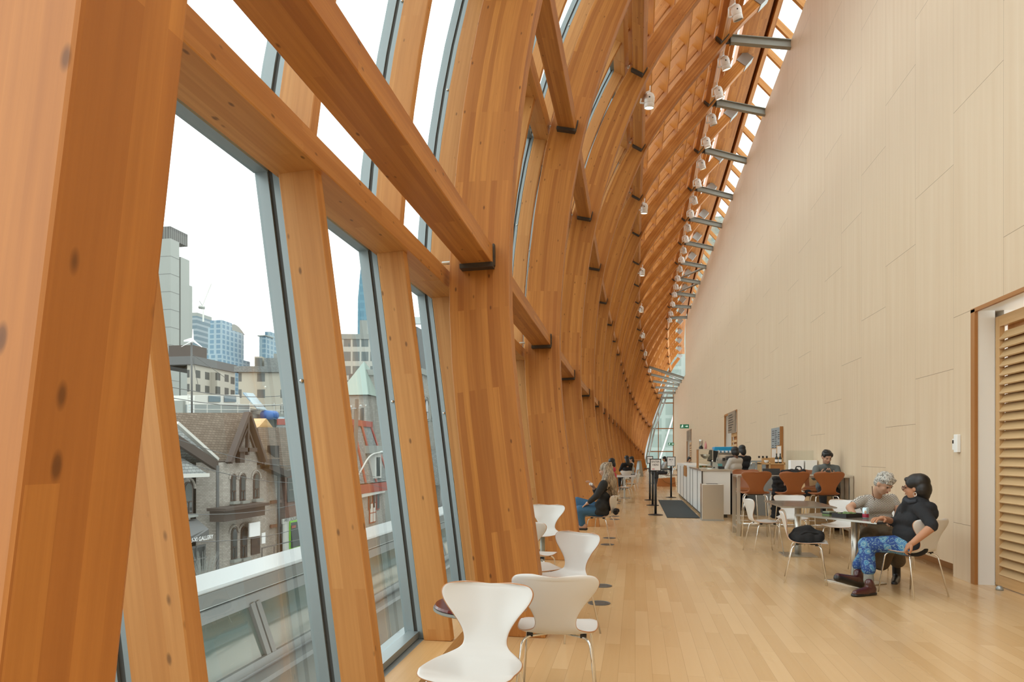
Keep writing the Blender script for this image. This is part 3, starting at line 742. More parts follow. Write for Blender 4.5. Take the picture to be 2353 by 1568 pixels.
# ---------------------------------------------------------------- signs on the wall
M['green']=mat('exit_green',(.02,.12,.06),.5,emit=(.02,.16,.08),es=.5); M['signw']=mat('sign_white',(.85,.9,.86),.5,emit=(.8,1,.9),es=.5)
def exit_sign(label,x,y,z,face,w=.6,h=.28):
    t=thing('exit_sign',label,'sign',(x,y,z),face)
    b=MB(); b.box((0,.03,0),(w,.06,h)); b.build('sign_box',M['green'],t)
    b=MB(); c=-.14
    b.ell((c+.01,-.002,.085),(.03,.004,.03)); b.beam((c,-.002,.045),(c-.03,-.002,-.03),.05,.004,up=(0,1,0)); b.beam((c-.03,-.002,-.03),(c+.05,-.002,-.08),.025,.004,up=(0,1,0)); b.beam((c-.03,-.002,-.03),(c-.09,-.002,-.09),.025,.004,up=(0,1,0)); b.beam((c,-.002,.04),(c+.07,-.002,.0),.02,.004,up=(0,1,0)); b.beam((c,-.002,.04),(c-.08,-.002,.01),.02,.004,up=(0,1,0))
    b.build('running_figure',M['signw'],t)
    b=MB(); b.beam((.04,-.002,0),(.17,-.002,0),.035,.004,up=(0,1,0)); b.prism([(.15,-.004,.07),(.23,-.004,0),(.15,-.004,-.07)],(0,.004,0)); b.build('arrow',M['signw'],t)
exit_sign('green exit sign with running figure, on a bracket above the narrow far doorway',XW-.36,48.6,3.40,0)
exit_sign('small green exit sign at the far end of the panelled wall, near the glass',XW-.35,66.8,2.45,0,.55,.26)
M['taupe']=mat('taupe_sign',(.25,.19,.13),.55); M['greyboard']=mat('grey_board',(.27,.29,.29),.5)
def hanging_sign(label,y0,y1,z0,z1):
    t=thing('hanging_sign',label,'sign',(XW-.03,(y0+y1)/2,(z0+z1)/2))
    b=MB(); b.box((0,0,0),(.03,y1-y0,z1-z0)); b.build('sign_panel',M['taupe'],t)
    b=MB(); R2=random.Random(3)
    for i in range(7):
        z=(z1-z0)*(.36-.12*i); L=(y1-y0)*R2.uniform(.45,.8)
        b.box((-.017,(y1-y0)*.42-L/2,z),(.004,L,.035))
    b.build('lettering_lines',M['dsteel'],t)
hanging_sign('taupe notice panel hanging in the doorway behind the coffee machine',26.6,28.6,2.3,3.1)
hanging_sign('taupe notice panel hanging in the narrow far doorway by the exit sign',47.4,51.0,2.4,3.15)
t=thing('menu_board','tall grey menu board with columns of fine print on the wall behind the counter','menu board',(XW-.03,19.05,1.6))
b=MB(); b.box((0,0,0),(.04,1.26,1.12)); b.build('board',M['greyboard'],t)
b=MB(); b.box((-.012,-.655,0),(.075,.05,1.14)); b.build('brown_edge',M['jamb'],t)
b=MB(); R2=random.Random(5)
for c_ in range(3):
    for i in range(13):
        if R2.random()<.12: continue
        L=R2.uniform(.16,.28); b.box((-.022,.5-c_*.38-L/2,.48-.055*i),(.004,L,.016))
b.build('menu_text',M['ink'],t)
# ---------------------------------------------------------------- back counter and equipment
t=thing('back_counter','wooden cabinet counter along the wall behind the bar table','counter',(3.28,13.85,0))
b=MB(); b.span((0,0,0),(.43,2.6,1.04)); b.build('cabinet_body',M['slat'],t)
b=MB(); b.span((-.02,-.01,1.04),(.435,2.62,1.075)); b.build('counter_top',M['steel'],t)
t=thing('sink_counter','steel sink counter against the wall under the menu board','counter',(2.85,17.0,0))
b=MB(); b.span((0,0,0),(.85,3.,.98)); b.build('cabinet_body',M['greyboard'],t)
b=MB(); b.span((-.01,-.01,.98),(.855,3.,1.01)); b.build('counter_top',M['steel'],t)
b=MB(); b.span((0.0,3.,0.9),(.87,3.03,1.28)); b.span((.86,2.,1.0),(.87,3.,1.3)); b.build('splashback',M['galv'],t)
b=MB(); b.tube(bend([(.12,.9,1.0),(.12,.9,1.25),(.0,.8,1.25),(.0,.8,1.17)],.05),.014); b.build('tap',M['chrome'],t,smooth=True)
def boxes(name,label,cat,loc,parts,rz=0,group=None):
    t=thing(name,label,cat,loc,rz,group)
    for nm,m,f in parts:
        b=MB(); f(b); bevel(b.build(nm,M[m],t),.004,1)
    return t
boxes('wooden_hutch','wooden box shelf with open ends on the sink counter below the menu board','shelf',(2.98,17.3,1.01),[('side_panels','oak',lambda b:(b.span((0,0,.0),(.03,.45,.26)),b.span((.2,0,0),(.23,.45,.26)),b.span((.54,0,0),(.57,.45,.26)))),('top_board','oak',lambda b:b.span((0,0,.2),(.57,.45,.23))),('back_box','oak',lambda b:b.span((.1,.25,.23),(.57,.45,.36))),('front_panel','jamb',lambda b:b.span((.23,.02,0),(.54,.05,.2)))])
b=MB(); b.lathe([(.03,0),(.035,.005),(.05,.03),(.058,.07),(.055,.07),(.045,.03),(.0,.012)],n=24); o=b.build('bowl',M['lam'],smooth=True); o.location=(3.13,17.38,1.24); tag(o,'small white bowl on the wooden shelf below the menu board','bowl')
M['bottle']=mat('dark_bottle',(.012,.016,.012),.15)
for i,(x,y) in enumerate(((3.36,17.36),(3.44,17.34))):
    t=thing('bottle',('dark bottle with white label on the wooden shelf, left one','dark bottle with white label on the wooden shelf, right one')[i],'bottle',(x,y,1.24),0,'dark bottles on the wooden shelf')
    b=MB(); b.lathe([(0,0),(.034,0),(.036,.01),(.036,.12),(.014,.17),(.013,.22),(.016,.222),(.016,.235),(0,.236)],n=16); b.build('glass_body',M['bottle'],t,smooth=True)
    b=MB(); b.lathe([(.0365,.03),(.0372,.032),(.0372,.09),(.0365,.092)],n=16); b.build('label',M['paper'],t,smooth=True)
for i in range(3):
    b=MB(); b.lathe([(0,0),(.02,0),(.024,.05),(0,.05)],n=12); o=b.build('espresso_cup',M['black']); o.location=(2.99+.09*i,17.55,1.375-.01); tag(o,'tiny dark cup on the wooden hutch, %s of three'%ORD[i],'cup','dark cups on the hutch')
for i,(x,z,w,h) in enumerate(((3.36,1.36,.16,.24),(3.46,1.37,.12,.30))):
    t=thing('picture_card',('larger pale picture card leaning on the hutch','tall narrow picture card leaning on the hutch')[i],'picture',(x,17.62-.04*i,z))
    b=MB(); b.box((0,0,h/2),(w,.012,h),); b.build('card_frame',M['oak'],t); b=MB(); b.box((0,-.008,h/2),(w-.03,.003,h-.03)); b.build('card_sheet',M['paper'],t)
for i,(x0,x1) in enumerate(((3.17,3.43),(3.46,3.69))):
    lab=('plain white carton behind the bar table, left of two','plain beige-white carton behind the bar table, right of two')[i]
    boxes('carton',lab,'box',((x0+x1)/2,14.95,1.0755),[('carton_body','paper' if i==0 else 'white',lambda b:b.span((-(x1-x0)/2,0,0),((x1-x0)/2,.22,.255)))],0,'white cartons')
t=thing('sneeze_screen','clear plastic screen standing behind the white cartons by the wall','screen',(3.44,15.35,1.0755))
b=MB(); b.box((0,0,.23),(.54,.008,.46)); b.build('clear_sheet',M['clear'],t); b=MB(); b.box((0,0,.01),(.54,.08,.02)); b.build('foot',M['steel'],t)
# equipment on the white counter
t=thing('display_case','glass pastry display case with copper side on the white counter','display case',(1.52,17.2,1.11))
b=MB(); b.span((0,0,.0),(.34,.02,.02)); 
for x in (0,.33):
    for y in (0,.5): b.span((x,y,0),(x+.015,y+.015,.46))
b.span((0,0,.45),(.345,.515,.475)); b.build('case_frame',M['steel'],t)
b=MB(); b.span((.02,.004,.02),(.33,.008,.45)); b.build('front_pane',M['clear'],t)
b=MB(); b.span((-.005,.0,.0),(.004,.5,.45)); b.build('copper_side',M['jamb'],t)
b=MB(); b.span((.01,.02,.22),(.33,.48,.23)); b.build('shelf',M['clear'],t)
M['pastry']=mat('golden_pastry',(.45,.22,.07),.6); M['leaf']=mat('leafy_green',(.12,.2,.06),.6)
for i in range(6):
    b=MB(); b.ell((0,0,0),(.04,.035,.026)); o=b.build('pastry',M['pastry'] if i%3 else M['leaf'],smooth=True); o.location=(1.57+.047*i,17.26+.05*(i%2),1.157); tag(o,'small pastry in the glass display case on the counter','pastry','pastries in the display case')
t=thing('steel_bowl','steel bowl on the shelf inside the display case','bowl',(1.70,17.42,1.345))
b=MB(); b.lathe([(.03,0),(.09,.05),(.115,.11),(.12,.11),(.095,.05),(.03,.012),(0,.01)],n=24); b.build('bowl_body',M['steel'],t,smooth=True)
t=thing('blender','small steel blender with pink bottle beside it, on top of the display case','blender',(1.60,17.4,1.585))
b=MB(); b.lathe([(0,0),(.05,0),(.05,.05),(.04,.06)],n=16); b.build('motor_base',M['black'],t); b=MB(); b.lathe([(.038,.06),(.048,.2),(.05,.23),(0,.235)],n=16); b.build('steel_jug',M['steel'],t,smooth=True)
b=MB(); b.lathe([(0,0),(.03,0),(.03,.12),(.012,.15),(.012,.18),(0,.18)],n=14); o=b.build('pink_bottle',mat('pink_liquid',(.6,.25,.25),.3),smooth=True); o.location=(1.70,17.3,1.585); tag(o,'pale pink bottle on top of the display case','bottle')
t=thing('cash_register_screen','black point-of-sale screen tilted on the white counter, left of the coffee machine','monitor',(1.88,17.7,1.07))
b=MB(); b.beam((0,0,.2),(.05,-.05,.48),.22,.02,up=(0,1,0)); b.build('screen_panel',M['black'],t); b=MB(); b.beam((.11,0,.18),(.16,-.05,.49),.018,.024,up=(0,1,0)); b.build('steel_edge',M['steel'],t); b=MB(); b.span((-.06,-.05,.04),(.08,.08,.07)); b.tube([(0,0,.06),(0,0,.25)],.02); b.build('stand',M['black'],t)
t=thing('cake_dome','clear glass cake dome on the near end of the white counter','dome',(1.78,16.55,1.11))
b=MB(); b.lathe([(.13,0),(.13,.08),(.10,.14),(.05,.17),(0,.175)],n=24); b.build('dome',M['clear'],t,smooth=True); b=MB(); b.lathe([(0,0),(.14,0),(.14,.012),(0,.012)],n=24); b.build('plate',M['steel'],t); b=MB(); b.ell((0,0,.19),(.018,.018,.018)); b.build('knob',M['chrome'],t,smooth=True)
t=thing('card_terminal','black card terminal on the white counter by the barista','terminal',(1.98,16.75,1.11))
b=MB(); b.span((-.06,-.05,0),(.09,.08,.06)); bevel(b.build('terminal_body',M['black'],t),.008); b=MB(); b.beam((.0,.02,.06),(.0,.08,.12),.1,.012,up=(0,-1,1)); b.build('terminal_screen',mat('teal_screen',(.05,.2,.2),.2),t)
M['blue']=mat('bright_blue',(.005,.27,.52),.35)
t=thing('coffee_machine','large chrome espresso machine with a bright blue top','coffee machine',(2.37,19.5,1.0))
b=MB(); b.span((-.32,-.2,0.05),(.32,.3,.5)); bevel(b.build('machine_body',M['steel'],t),.02)
b=MB(); b.prism([(-.30,-.3,.50),(.32,-.3,.50),(.34,-.3,.62),(.28,-.3,.66),(-.24,-.3,.66)],(0,.6,0)); bevel(b.build('blue_hood',M['blue'],t,fix=True),.015)
for i in range(3):
    b=MB(); b.lathe([(.03,0),(.035,-.08)],n=14); b.tube([(0,-.03,-.06),(0,-.16,-.07)],.012); o=b.build('group_head',M['dsteel'],t,smooth=True); o.location=(-.2+.2*i,-.24,.36)
b=MB(); b.span((-.32,-.36,.05),(.32,-.2,.09)); b.build('drip_tray',M['dsteel'],t)
b=MB(); b.span((-.3,-.19,.30),(.3,-.205,.44)); b.build('control_panel',M['chrome'],t)
for i in range(5):
    b=MB(); b.lathe([(0,0),(.03,0),(.045,.055),(.04,.055),(.026,.008),(0,.008)],n=16); o=b.build('coffee_cup',M['lam'],smooth=True); o.location=(2.13+.1*i,19.16,1.50); tag(o,'white cup in the row on the coffee machine','cup','white cups on the coffee machine')
b=MB(); b.span((2.02,18.9,1.49),(2.66,19.3,1.5)); o=b.build('cup_tray',M['steel']); tag(o,'steel tray carrying white cups in front of the blue hood','tray')
t=thing('machine_counter','counter carrying the espresso machine, behind the white counter','counter',(2.0,19.1,0)); b=MB(); b.span((0,0.02,0),(.78,1.2,.96)); b.build('cabinet_body',M['panel'],t); b=MB(); b.span((-.01,0,.96),(.79,1.22,1.0)); b.build('counter_top',M['steel'],t)
# ---------------------------------------------------------------- things on the tables, bags
M['cloth']=mat('black_cloth',(.010,.010,.011),.85)
t=thing('laptop','black laptop left end of the bar table between the first two stools','laptop',(2.42,12.86,1.085))
b=MB(); b.span((-.15,-.1,0),(.15,.1,.016)); b.build('keyboard_base',M['black'],t); b=MB(); b.beam((0,.1,.016),(0,.12,.11),.3,.01,up=(0,1,0)); b.build('lid',M['black'],t)
def remesh(b,name,m,parent=None,vox=.01,smooth=6,extra=None,fac=.5):
    """join the shapes in b into one continuous skin"""
    me=b.mesh(name+'_tmp',m if isinstance(m,list) else [m]); o=bpy.data.objects.new(name+'_tmp',me); COL.objects.link(o)
    r=o.modifiers.new('r','REMESH'); r.mode='VOXEL'; r.voxel_size=vox
    s_=o.modifiers.new('s','SMOOTH'); s_.iterations=smooth; s_.factor=fac
    dg=bpy.context.evaluated_depsgraph_get(); n=bpy.data.meshes.new_from_object(o.evaluated_get(dg)); bpy.data.objects.remove(o); bpy.data.meshes.remove(me)
    if extra is not None and extra.v:
        import bmesh
        bm=bmesh.new(); bm.from_mesh(n); e=extra.mesh('e',[m]); bm.from_mesh(e); bm.to_mesh(n); bm.free()
    n.name=name; n.materials.clear()
    for q in (m if isinstance(m,list) else [m]): n.materials.append(q)
    n.polygons.foreach_set('use_smooth',[True]*len(n.polygons)); n.polygons.foreach_set('material_index',[0]*len(n.polygons))
    o=bpy.data.objects.new(name,n); COL.objects.link(o); setpar(o,parent); return o
def lumps(seed,n,c,r,rad):
    q=random.Random(seed); b=MB()
    for i in range(n): b.ell((c[0]+q.uniform(-1,1)*r[0],c[1]+q.uniform(-1,1)*r[1],c[2]+q.uniform(-1,1)*r[2]),(rad*q.uniform(.7,1.3),rad*q.uniform(.7,1.3),rad*q.uniform(.6,1.1)))
    return b
t=thing('shoulder_bag','soft black bag slumped on the seat of the white chair','bag',(1.93,8.29,.46))
b=lumps(4,26,(.0,0,.05),(.13,.11,.03),.06); b.cap((-.15,.0,.05),.05,(.16,-.02,.035),.035); b.cap((-.10,0,.10),.06,(.02,.01,.13),.06); b.cap((.02,.01,.13),.05,(.12,0,.07),.05); b.cap((-.16,-.05,.03),.03,(.1,-.12,.03),.03); remesh(b,'bag_body',M['cloth'],t,.012,14)
b=MB(); b.tube(bend([(.15,-.04,.04),(.10,-.1,.10),(-.05,-.12,.12),(-.15,-.1,.02)],.05),.012); b.build('bag_strap',M['cloth'],t,smooth=True)
t=thing('backpack','black backpack with a top handle lying on the bar table by the middle stool','bag',(2.78,12.95,1.085))
b=lumps(9,14,(0,0,.055),(.2,.09,.02),.055); remesh(b,'bag_body',M['cloth'],t,.012,5); b=MB(); b.tube(bend([(.05,0,.1),(.06,0,.15),(.14,0,.15),(.15,0,.1)],.04),.01); b.build('handle',M['cloth'],t,smooth=True)
t=thing('puffer_jacket','black quilted jacket draped from the bar table beside the middle stool','jacket',(2.42,12.58,.32))
b=MB()
for i in range(11): b.ell((.012*(i%2),.01*(i%3),.05+.066*i),(.095-.003*i,.055,.048)); b.ell((.09,.02,.05+.066*i),(.06,.05,.046))
remesh(b,'jacket_body',M['cloth'],t,.014,5)
b=lumps(12,14,(2.78,12.72,.82),(.22,.04,.16),.07); o=remesh(b,'coat',M['cloth'],None,.015,4); tag(o,'black coat hanging between the middle stool and the bar table','coat')
# can, notebook, tablet on the women's table
M['can']=mat('can_tin',(.55,.70,.76),.3,.5); M['canred']=mat('can_red',(.35,.03,.06),.35,.3); M['canbeige']=mat('can_beige',(.62,.42,.3),.4)
t=thing('drink_can','pale blue and red drink can on the table of the two women','can',(2.50,8.10,.745))
b=MB(); b.lathe([(0,0),(.026,0),(.033,.01),(.033,.112),(.026,.122),(.024,.118),(0,.118)],n=24); b.build('can_body',M['can'],t,smooth=True)
b=MB(); b.lathe([(.0333,.012),(.0336,.014),(.0336,.05),(.0333,.052)],n=24); b.build('red_band',M['canred'],t,smooth=True)
b=MB(); b.ell((-.012,-.031,.07),(.014,.006,.02)); b.build('print_spot',M['canbeige'],t,smooth=True)
t=thing('takeout_tray','black plastic food tray on the table left of the drink can','tray',(2.36,8.27,.745),math.radians(35))
b=MB(); b.prism([(-.13,-.09,0),(.13,-.09,0),(.13,.09,0),(-.13,.09,0)],(0,0,.012)); 
for sx,sy,dx,dy in ((-1,0,.012,.19),(1,0,.012,.19),(0,-1,.27,.012),(0,1,.27,.012)): b.box((sx*.13,sy*.09,.022),(dx,dy,.044))
b.build('tray_body',M['black'],t)
b=lumps(3,9,(0,0,.035),(.09,.05,.004),.022); remesh(b,'food',M['leaf'],t,.008,2)
t=thing('green_box','small green and black box on the table left of the food tray','box',(2.22,8.46,.745),math.radians(35))
b=MB(); b.span((-.06,-.05,0),(.06,.05,.016)); b.build('lower_half',M['leaf'],t); b=MB(); b.span((-.06,-.05,.016),(.06,.05,.03)); b.build('band',M['black'],t); b=MB(); b.span((-.055,-.045,.03),(.055,.045,.045)); b.build('lid',mat('grey_green',(.2,.24,.17),.5),t)
# ---------------------------------------------------------------- people
F_=1569.; TC,TS=math.cos(YAW),math.sin(YAW)
def W(x,y,d):
    """point seen at photo position (x,y), d metres into the hall along the camera axis"""
    r=(x-1176.5)/F_*d; return V((r*TC-d*TS, r*TS+d*TC, EYE+(1045-y)*d/F_))
def skin(n,c): return mat(n,c,.5,spec=.35)
M['skinA']=skin('skin_fair',(.50,.29,.19)); M['skinB']=skin('skin_tan',(.44,.22,.125)); M['skinC']=skin('skin_light',(.46,.26,.17)); M['skinD']=skin('skin_brown',(.16,.08,.05))
M['lip']=mat('lip',(.32,.10,.085),.45); M['eye']=mat('eye_dark',(.025,.018,.014),.25); M['blackhair']=mat('black_hair',(.008,.007,.007),.4)
def hairmat(n,c1,c2,sc):
    m=mat(n,c1,.5); t=NT(m); g=t.n('NewGeometry').outputs['Position']
    f=t.noise(t.map(g,sc),1,4,.65); t.color(t.ramp(f,[(.38,c1),(.62,c2)])); t.bump(f,.6,.01); return m
M['greyhair']=hairmat('silver_hair',(.15,.145,.13),(.66,.64,.58),(70,70,45)); M['blond']=hairmat('long_blond_hair',(.09,.055,.03),(.50,.40,.27),(60,60,6))
def m_chev():
    m=mat('chevron_knit',(.6,.58,.53),.75); t=NT(m); X,Y,Z=t.sep(t.n('TexCoord').outputs['Object'])
    z=t.math('ADD',t.math('MULTIPLY',Z,1.),t.math('MULTIPLY',t.math('PINGPONG',X,.019),1.1))
    s_=t.math('FRACT',t.math('DIVIDE',z,.0185)); k=t.math('LESS_THAN',s_,.47); t.color(t.mix(k,(.64,.62,.56),(.055,.055,.055))); return m
M['chev']=m_chev()
def m_paisley():
    m=mat('blue_paisley',(.03,.12,.35),.75); t=NT(m); p=t.n('TexCoord').outputs['Object']
    nz=t.n('TexNoise'); nz.inputs['Scale'].default_value=9; t.l(p,nz.inputs['Vector'])
    w=t.n('VectorMath',operation='MULTIPLY_ADD'); t.l(nz.outputs['Color'],w.inputs[0]); w.inputs[1].default_value=(.06,.06,.06); t.l(p,w.inputs[2])
    vo=t.n('TexVoronoi'); vo.inputs['Scale'].default_value=11; t.l(w.outputs[0],vo.inputs['Vector'])
    d=vo.outputs['Distance']; c=t.ramp(d,[(.0,(.13,.25,.32)),(.16,(.04,.17,.32)),(.24,(.26,.40,.42)),(.30,(.03,.16,.33)),(.40,(.10,.24,.40)),(.46,(.015,.055,.22))])
    n2=t.noise(p,60,2); c=t.mix(t.math('MULTIPLY',t.math('GREATER_THAN',n2,.58),.5),c,(.26,.42,.42)); t.color(c); return m
M['paisley']=m_paisley()
def m_knit(n,c,v=.25,sc=90):
    m=mat(n,c,.85); t=NT(m); f=t.noise(t.n('TexCoord').outputs['Object'],sc,3); t.color(t.mix(f,tuple(q*(1-v) for q in c),tuple(min(1,q*(1+v)) for q in c))); t.bump(t.noise(t.n('TexCoord').outputs['Object'],14,3),.35,.02); return m
M['hood']=m_knit('black_sweat',(.011,.012,.015)); M['olive']=m_knit('olive_cotton',(.115,.085,.05)); M['grey_top']=m_knit('grey_knit',(.12,.135,.13)); M['jean']=m_knit('blue_denim',(.045,.13,.24)); M['djean']=m_knit('dark_denim',(.03,.035,.045))
M['cardi']=m_knit('charcoal_cardigan',(.020,.021,.021)); M['shirtw']=m_knit('pale_shirt',(.50,.48,.45),.1); M['red']=mat('red_cloth',(.55,.02,.06),.7); M['greyw']=m_knit('pale_grey_cloth',(.40,.42,.42),.1)
M['oxblood']=mat('oxblood_leather',(.060,.012,.012),.28,coat=.4); M['sock']=m_knit('grey_sock',(.25,.25,.22)); M['blackl']=mat('black_leather',(.012,.011,.011),.35); M['tort']=mat('tortoise',(.12,.04,.015),.3)
class Person:
    def __init__(s,label,base,sc=1.0,sk='skinA'):
        s.b=V(base); s.t=thing('person',label,'person',tuple(base)); s.s=sc; s.sk=sk; s.body=MB(); s.fing=MB()
    def w(s,x,y,d): return W(x,y,d)-s.b
    def head(s,c,look,hair,tilt=None,roll=0,detail=True):
        """c: head centre, look: face direction"""
        f=V(look).normalized(); up=V((0,0,1)); r=f.cross(up).normalized(); u=r.cross(f).normalized()
        R_=Matrix((r,f,u)).transposed()@Matrix.Rotation(roll,3,'Y'); k=s.s; s.hc=c; s.hR=R_
        P=lambda x,y,z:c+R_@V((x*k,y*k,z*k)); s.P=P; M4=R_
        b=s.body
        b.ell(P(0,-.008,.028),(.074*k,.092*k,.082*k),M4,18); b.ell(P(0,.022,-.03),(.060*k,.068*k,.082*k),M4,18); b.ell(P(0,.045,-.085),(.034*k,.034*k,.028*k),M4)
        b.ell(P(.033,.055,-.025),(.026*k,.026*k,.028*k),M4); b.ell(P(-.033,.055,-.025),(.026*k,.026*k,.028*k),M4)
        b.ell(P(0,.075,.022),(.046*k,.016*k,.014*k),M4)
        b.cap(P(0,.086,.012),.009*k,P(0,.103,-.022),.0135*k,8); b.ell(P(.0,.095,-.028),(.019*k,.012*k,.009*k),M4)
        b.ell(P(0,.082,-.055),(.024*k,.012*k,.012*k),M4)
        for sx in (-1,1): b.ell(P(sx*.074,-.006,-.012),(.010*k,.020*k,.030*k),M4)
        if detail:
            e=MB()
            for sx in (-1,1): e.ell(P(sx*.030,.080,.004),(.013*k,.007*k,.0055*k),M4)
            e.build('eyes',M['eye'],s.t,smooth=True)
            e=MB()
            for sx in (-1,1): e.cap(P(sx*.015,.092,.022),.0032*k,P(sx*.045,.079,.024),.0026*k,6)
            e.build('eyebrows',M[hair],s.t,smooth=True)
            e=MB(); e.ell(P(0,.0925,-.056),(.020*k,.006*k,.0055*k),M4); e.build('lips',M['lip'],s.t,smooth=True)
    def neck(s,a): s.body.cap(a,.056*s.s,s.P(0,-.02,-.07),.050*s.s)
    def hand(s,wr,dirv,palm,curl=.4,side=1,k=None):
        k=k or s.s; d=V(dirv).normalized(); n=V(palm); n=(n-d*n.dot(d)).normalized(); l=d.cross(n).normalized()*side
        s.body.cap(wr,.026*k,wr+d*.03*k,.028*k,10)
        kn=[]
        for i,(o,L) in enumerate(((.030,.040),(.010,.046),(-.011,.043),(-.030,.034))):
            a=wr+d*(.085-.004*abs(i-1))*k+l*o*k; s.body.cap(wr+d*.02*k+l*o*.55*k,.017*k,a,.0115*k,8)
            p=a; ang=curl*.5
            for j,(fr,rr) in enumerate(((1,.0098),(.62,.0088),(.5,.0078))):
                dd=(d*math.cos(ang)+n*math.sin(ang)).normalized(); q=p+dd*L*fr*k; s.fing.cap(p,rr*k,q,rr*.92*k,8); p=q; ang+=curl
        a=wr+d*.022*k+l*.024*k; q=a+(d*.6+l*.75+n*.35).normalized()*.042*k; s.fing.cap(a,.0135*k,q,.0115*k,8); s.fing.cap(q,.0112*k,q+(d*.9+l*.2+n*.4).normalized()*.034*k,.009*k,8)
    def arm(s,sh,el,wr,r=(.046,.040,.029)):
        k=s.s; s.body.cap(sh,r[0]*k,el,r[1]*k); s.body.cap(el,r[1]*k*1.02,wr,r[2]*k*.95)
    def done(s,vox=.010): return remesh(s.body,'body',M[s.sk],s.t,vox,5,s.fing)
    def cloth(s,nm,m,fn,vox=.012,sm=5,parent=None):
        b=MB(); fn(b); return remesh(b,nm,M[m],parent or s.t,vox,sm)
    def shoe(s,heel,toe,m,r=.043,high=0,nm='shoe'):
        k=s.s; b=MB(); h=V(heel);t_=V(toe); d=(t_-h).normalized(); b.cap(h+V((0,0,.04)),.040*k,h+d*.09*k+V((0,0,.042)),.044*k); b.cap(h+d*.1*k+V((0,0,.035)),.045*k,t_-d*.02*k+V((0,0,.03)),.033*k); b.cap(h+V((0,0,.05)),.042*k,h+d*.04*k+V((0,0,.075+high)),.044*k)
        sh=remesh(b,nm,M[m],s.t,.010,4); b=MB(); b.cap(h+V((0,0,.012)),.044*k,t_-d*.02*k+V((0,0,.012)),.040*k)
        for i,p in enumerate(b.v): b.v[i]=(p[0],p[1],max(min(p[2],(h.z+t_.z)/2+.024),min(h.z,t_.z)+.001) if abs(h.z-t_.z)<.03 else p[2])
        b.build('sole',M['blackl'],sh,smooth=True); return sh
CR=V((TC,TS,0)); CF=V((-TS,TC,0)); UP=V((0,0,1))
# --- grey-haired woman in the chevron top
p=Person('person with short silver hair and a chevron top, looking down at the table',(2.87,8.95,0),1.06,'skinA'); w=p.w
p.head(w(2031,1112,8.02),-CF*.80+CR*.33-UP*.62,'greyhair')
nb=w(2014,1140,8.18); p.neck(nb)
p.body.cap(w(2014,1152,8.22),.07,w(2016,1205,8.28),.08)
shR=w(1979,1150,8.16); elR=w(1952,1167,8.05); wrR=w(1968,1193,7.92)
shL=w(2049,1147,8.24); elL=w(2065,1176,8.15); wrL=w(2058,1200,7.95)
p.arm(shR,elR,wrR); p.arm(shL,elL,wrL)
p.hand(wrR,w(1984,1200,7.78)-wrR,-UP,.35,1); p.hand(wrL,w(2042,1203,7.8)-wrL,-UP,.35,-1)
p.body.cap(w(2060,1285,7.92),.048,w(2060,1325,7.92),.036); p.body.cap(w(1994,1270,7.82),.045,w(1998,1322,7.85),.036)
p.done(.009)
def f(b):
    b.cap(w(1992,1153,8.2),.085,w(2038,1152,8.24),.085); b.cap(w(1998,1165,8.16),.105,w(2033,1165,8.2),.105); b.cap(w(2000,1190,8.2),.105,w(2030,1190,8.22),.105); b.cap(w(2001,1212,8.25),.115,w(2031,1212,8.27),.115)
    b.cap(shR+V((.01,0,-.01)),.068,w(1965,1160,8.1),.060); b.cap(shL,.066,w(2058,1160,8.2),.058)
o=p.cloth('chevron_top','chev',f,.011,4)
p.cloth('necklace','tort',lambda b:b.tube([w(2008,1128,8.05),w(2007,1138,7.98),w(2011,1146,7.98)],.004),.003,0) if False else None
b=MB(); b.tube([w(2004,1118,8.0),w(2005,1133,8.03),w(2010,1150,8.06)],.004,6); b.build('glasses_cord',M['tort'],p.t)
def f(b):
    b.cap(w(2000,1222,8.22),.135,w(2034,1222,8.24),.135); b.cap(w(2000,1228,8.15),.115,w(1992,1242,7.78),.10); b.cap(w(2034,1228,8.18),.115,w(2045,1245,7.78),.10)
    b.cap(w(2040,1246,7.8),.10,w(2024,1292,7.74),.10); b.cap(w(1996,1246,7.8),.095,w(2008,1290,7.76),.09); b.cap(w(2052,1246,7.82),.09,w(2062,1288,7.84),.09)
p.cloth('wide_trousers','olive',f,.014,4)
p.shoe(w(2060,1338,7.92),w(2055,1348,7.62),'blackl',high=.16,nm='boot'); p.shoe(w(1998,1336,7.86),w(1988,1346,7.62),'blackl',high=.14,nm='boot')
def f(b):
    q=random.Random(2); k=1.06
    b.ell(p.P(0,-.02,.045),(.083*k,.095*k,.080*k),p.hR,20); b.ell(p.P(0,-.05,.0),(.078*k,.06*k,.08*k),p.hR,18)
    for i in range(46):
        a=q.uniform(-2.7,2.7); e=q.uniform(.1,1.35); v=V((.080*math.sin(a)*math.cos(e),.02+.088*math.cos(a)*math.cos(e)-.03,.05+.082*math.sin(e)))
        if v.y>.055 and v.z<.075: continue
        b.ell(p.P(*v),(.022*k,.024*k,.015*k),p.hR,8)
    for i in range(7): b.cap(p.P(-.055+.018*i,.06,.09),.014*k,p.P(-.045+.017*i,.086-.02*abs(i-3)/3,.048),.009*k,8)
p.cloth('short_hair','greyhair',f,.007,1)
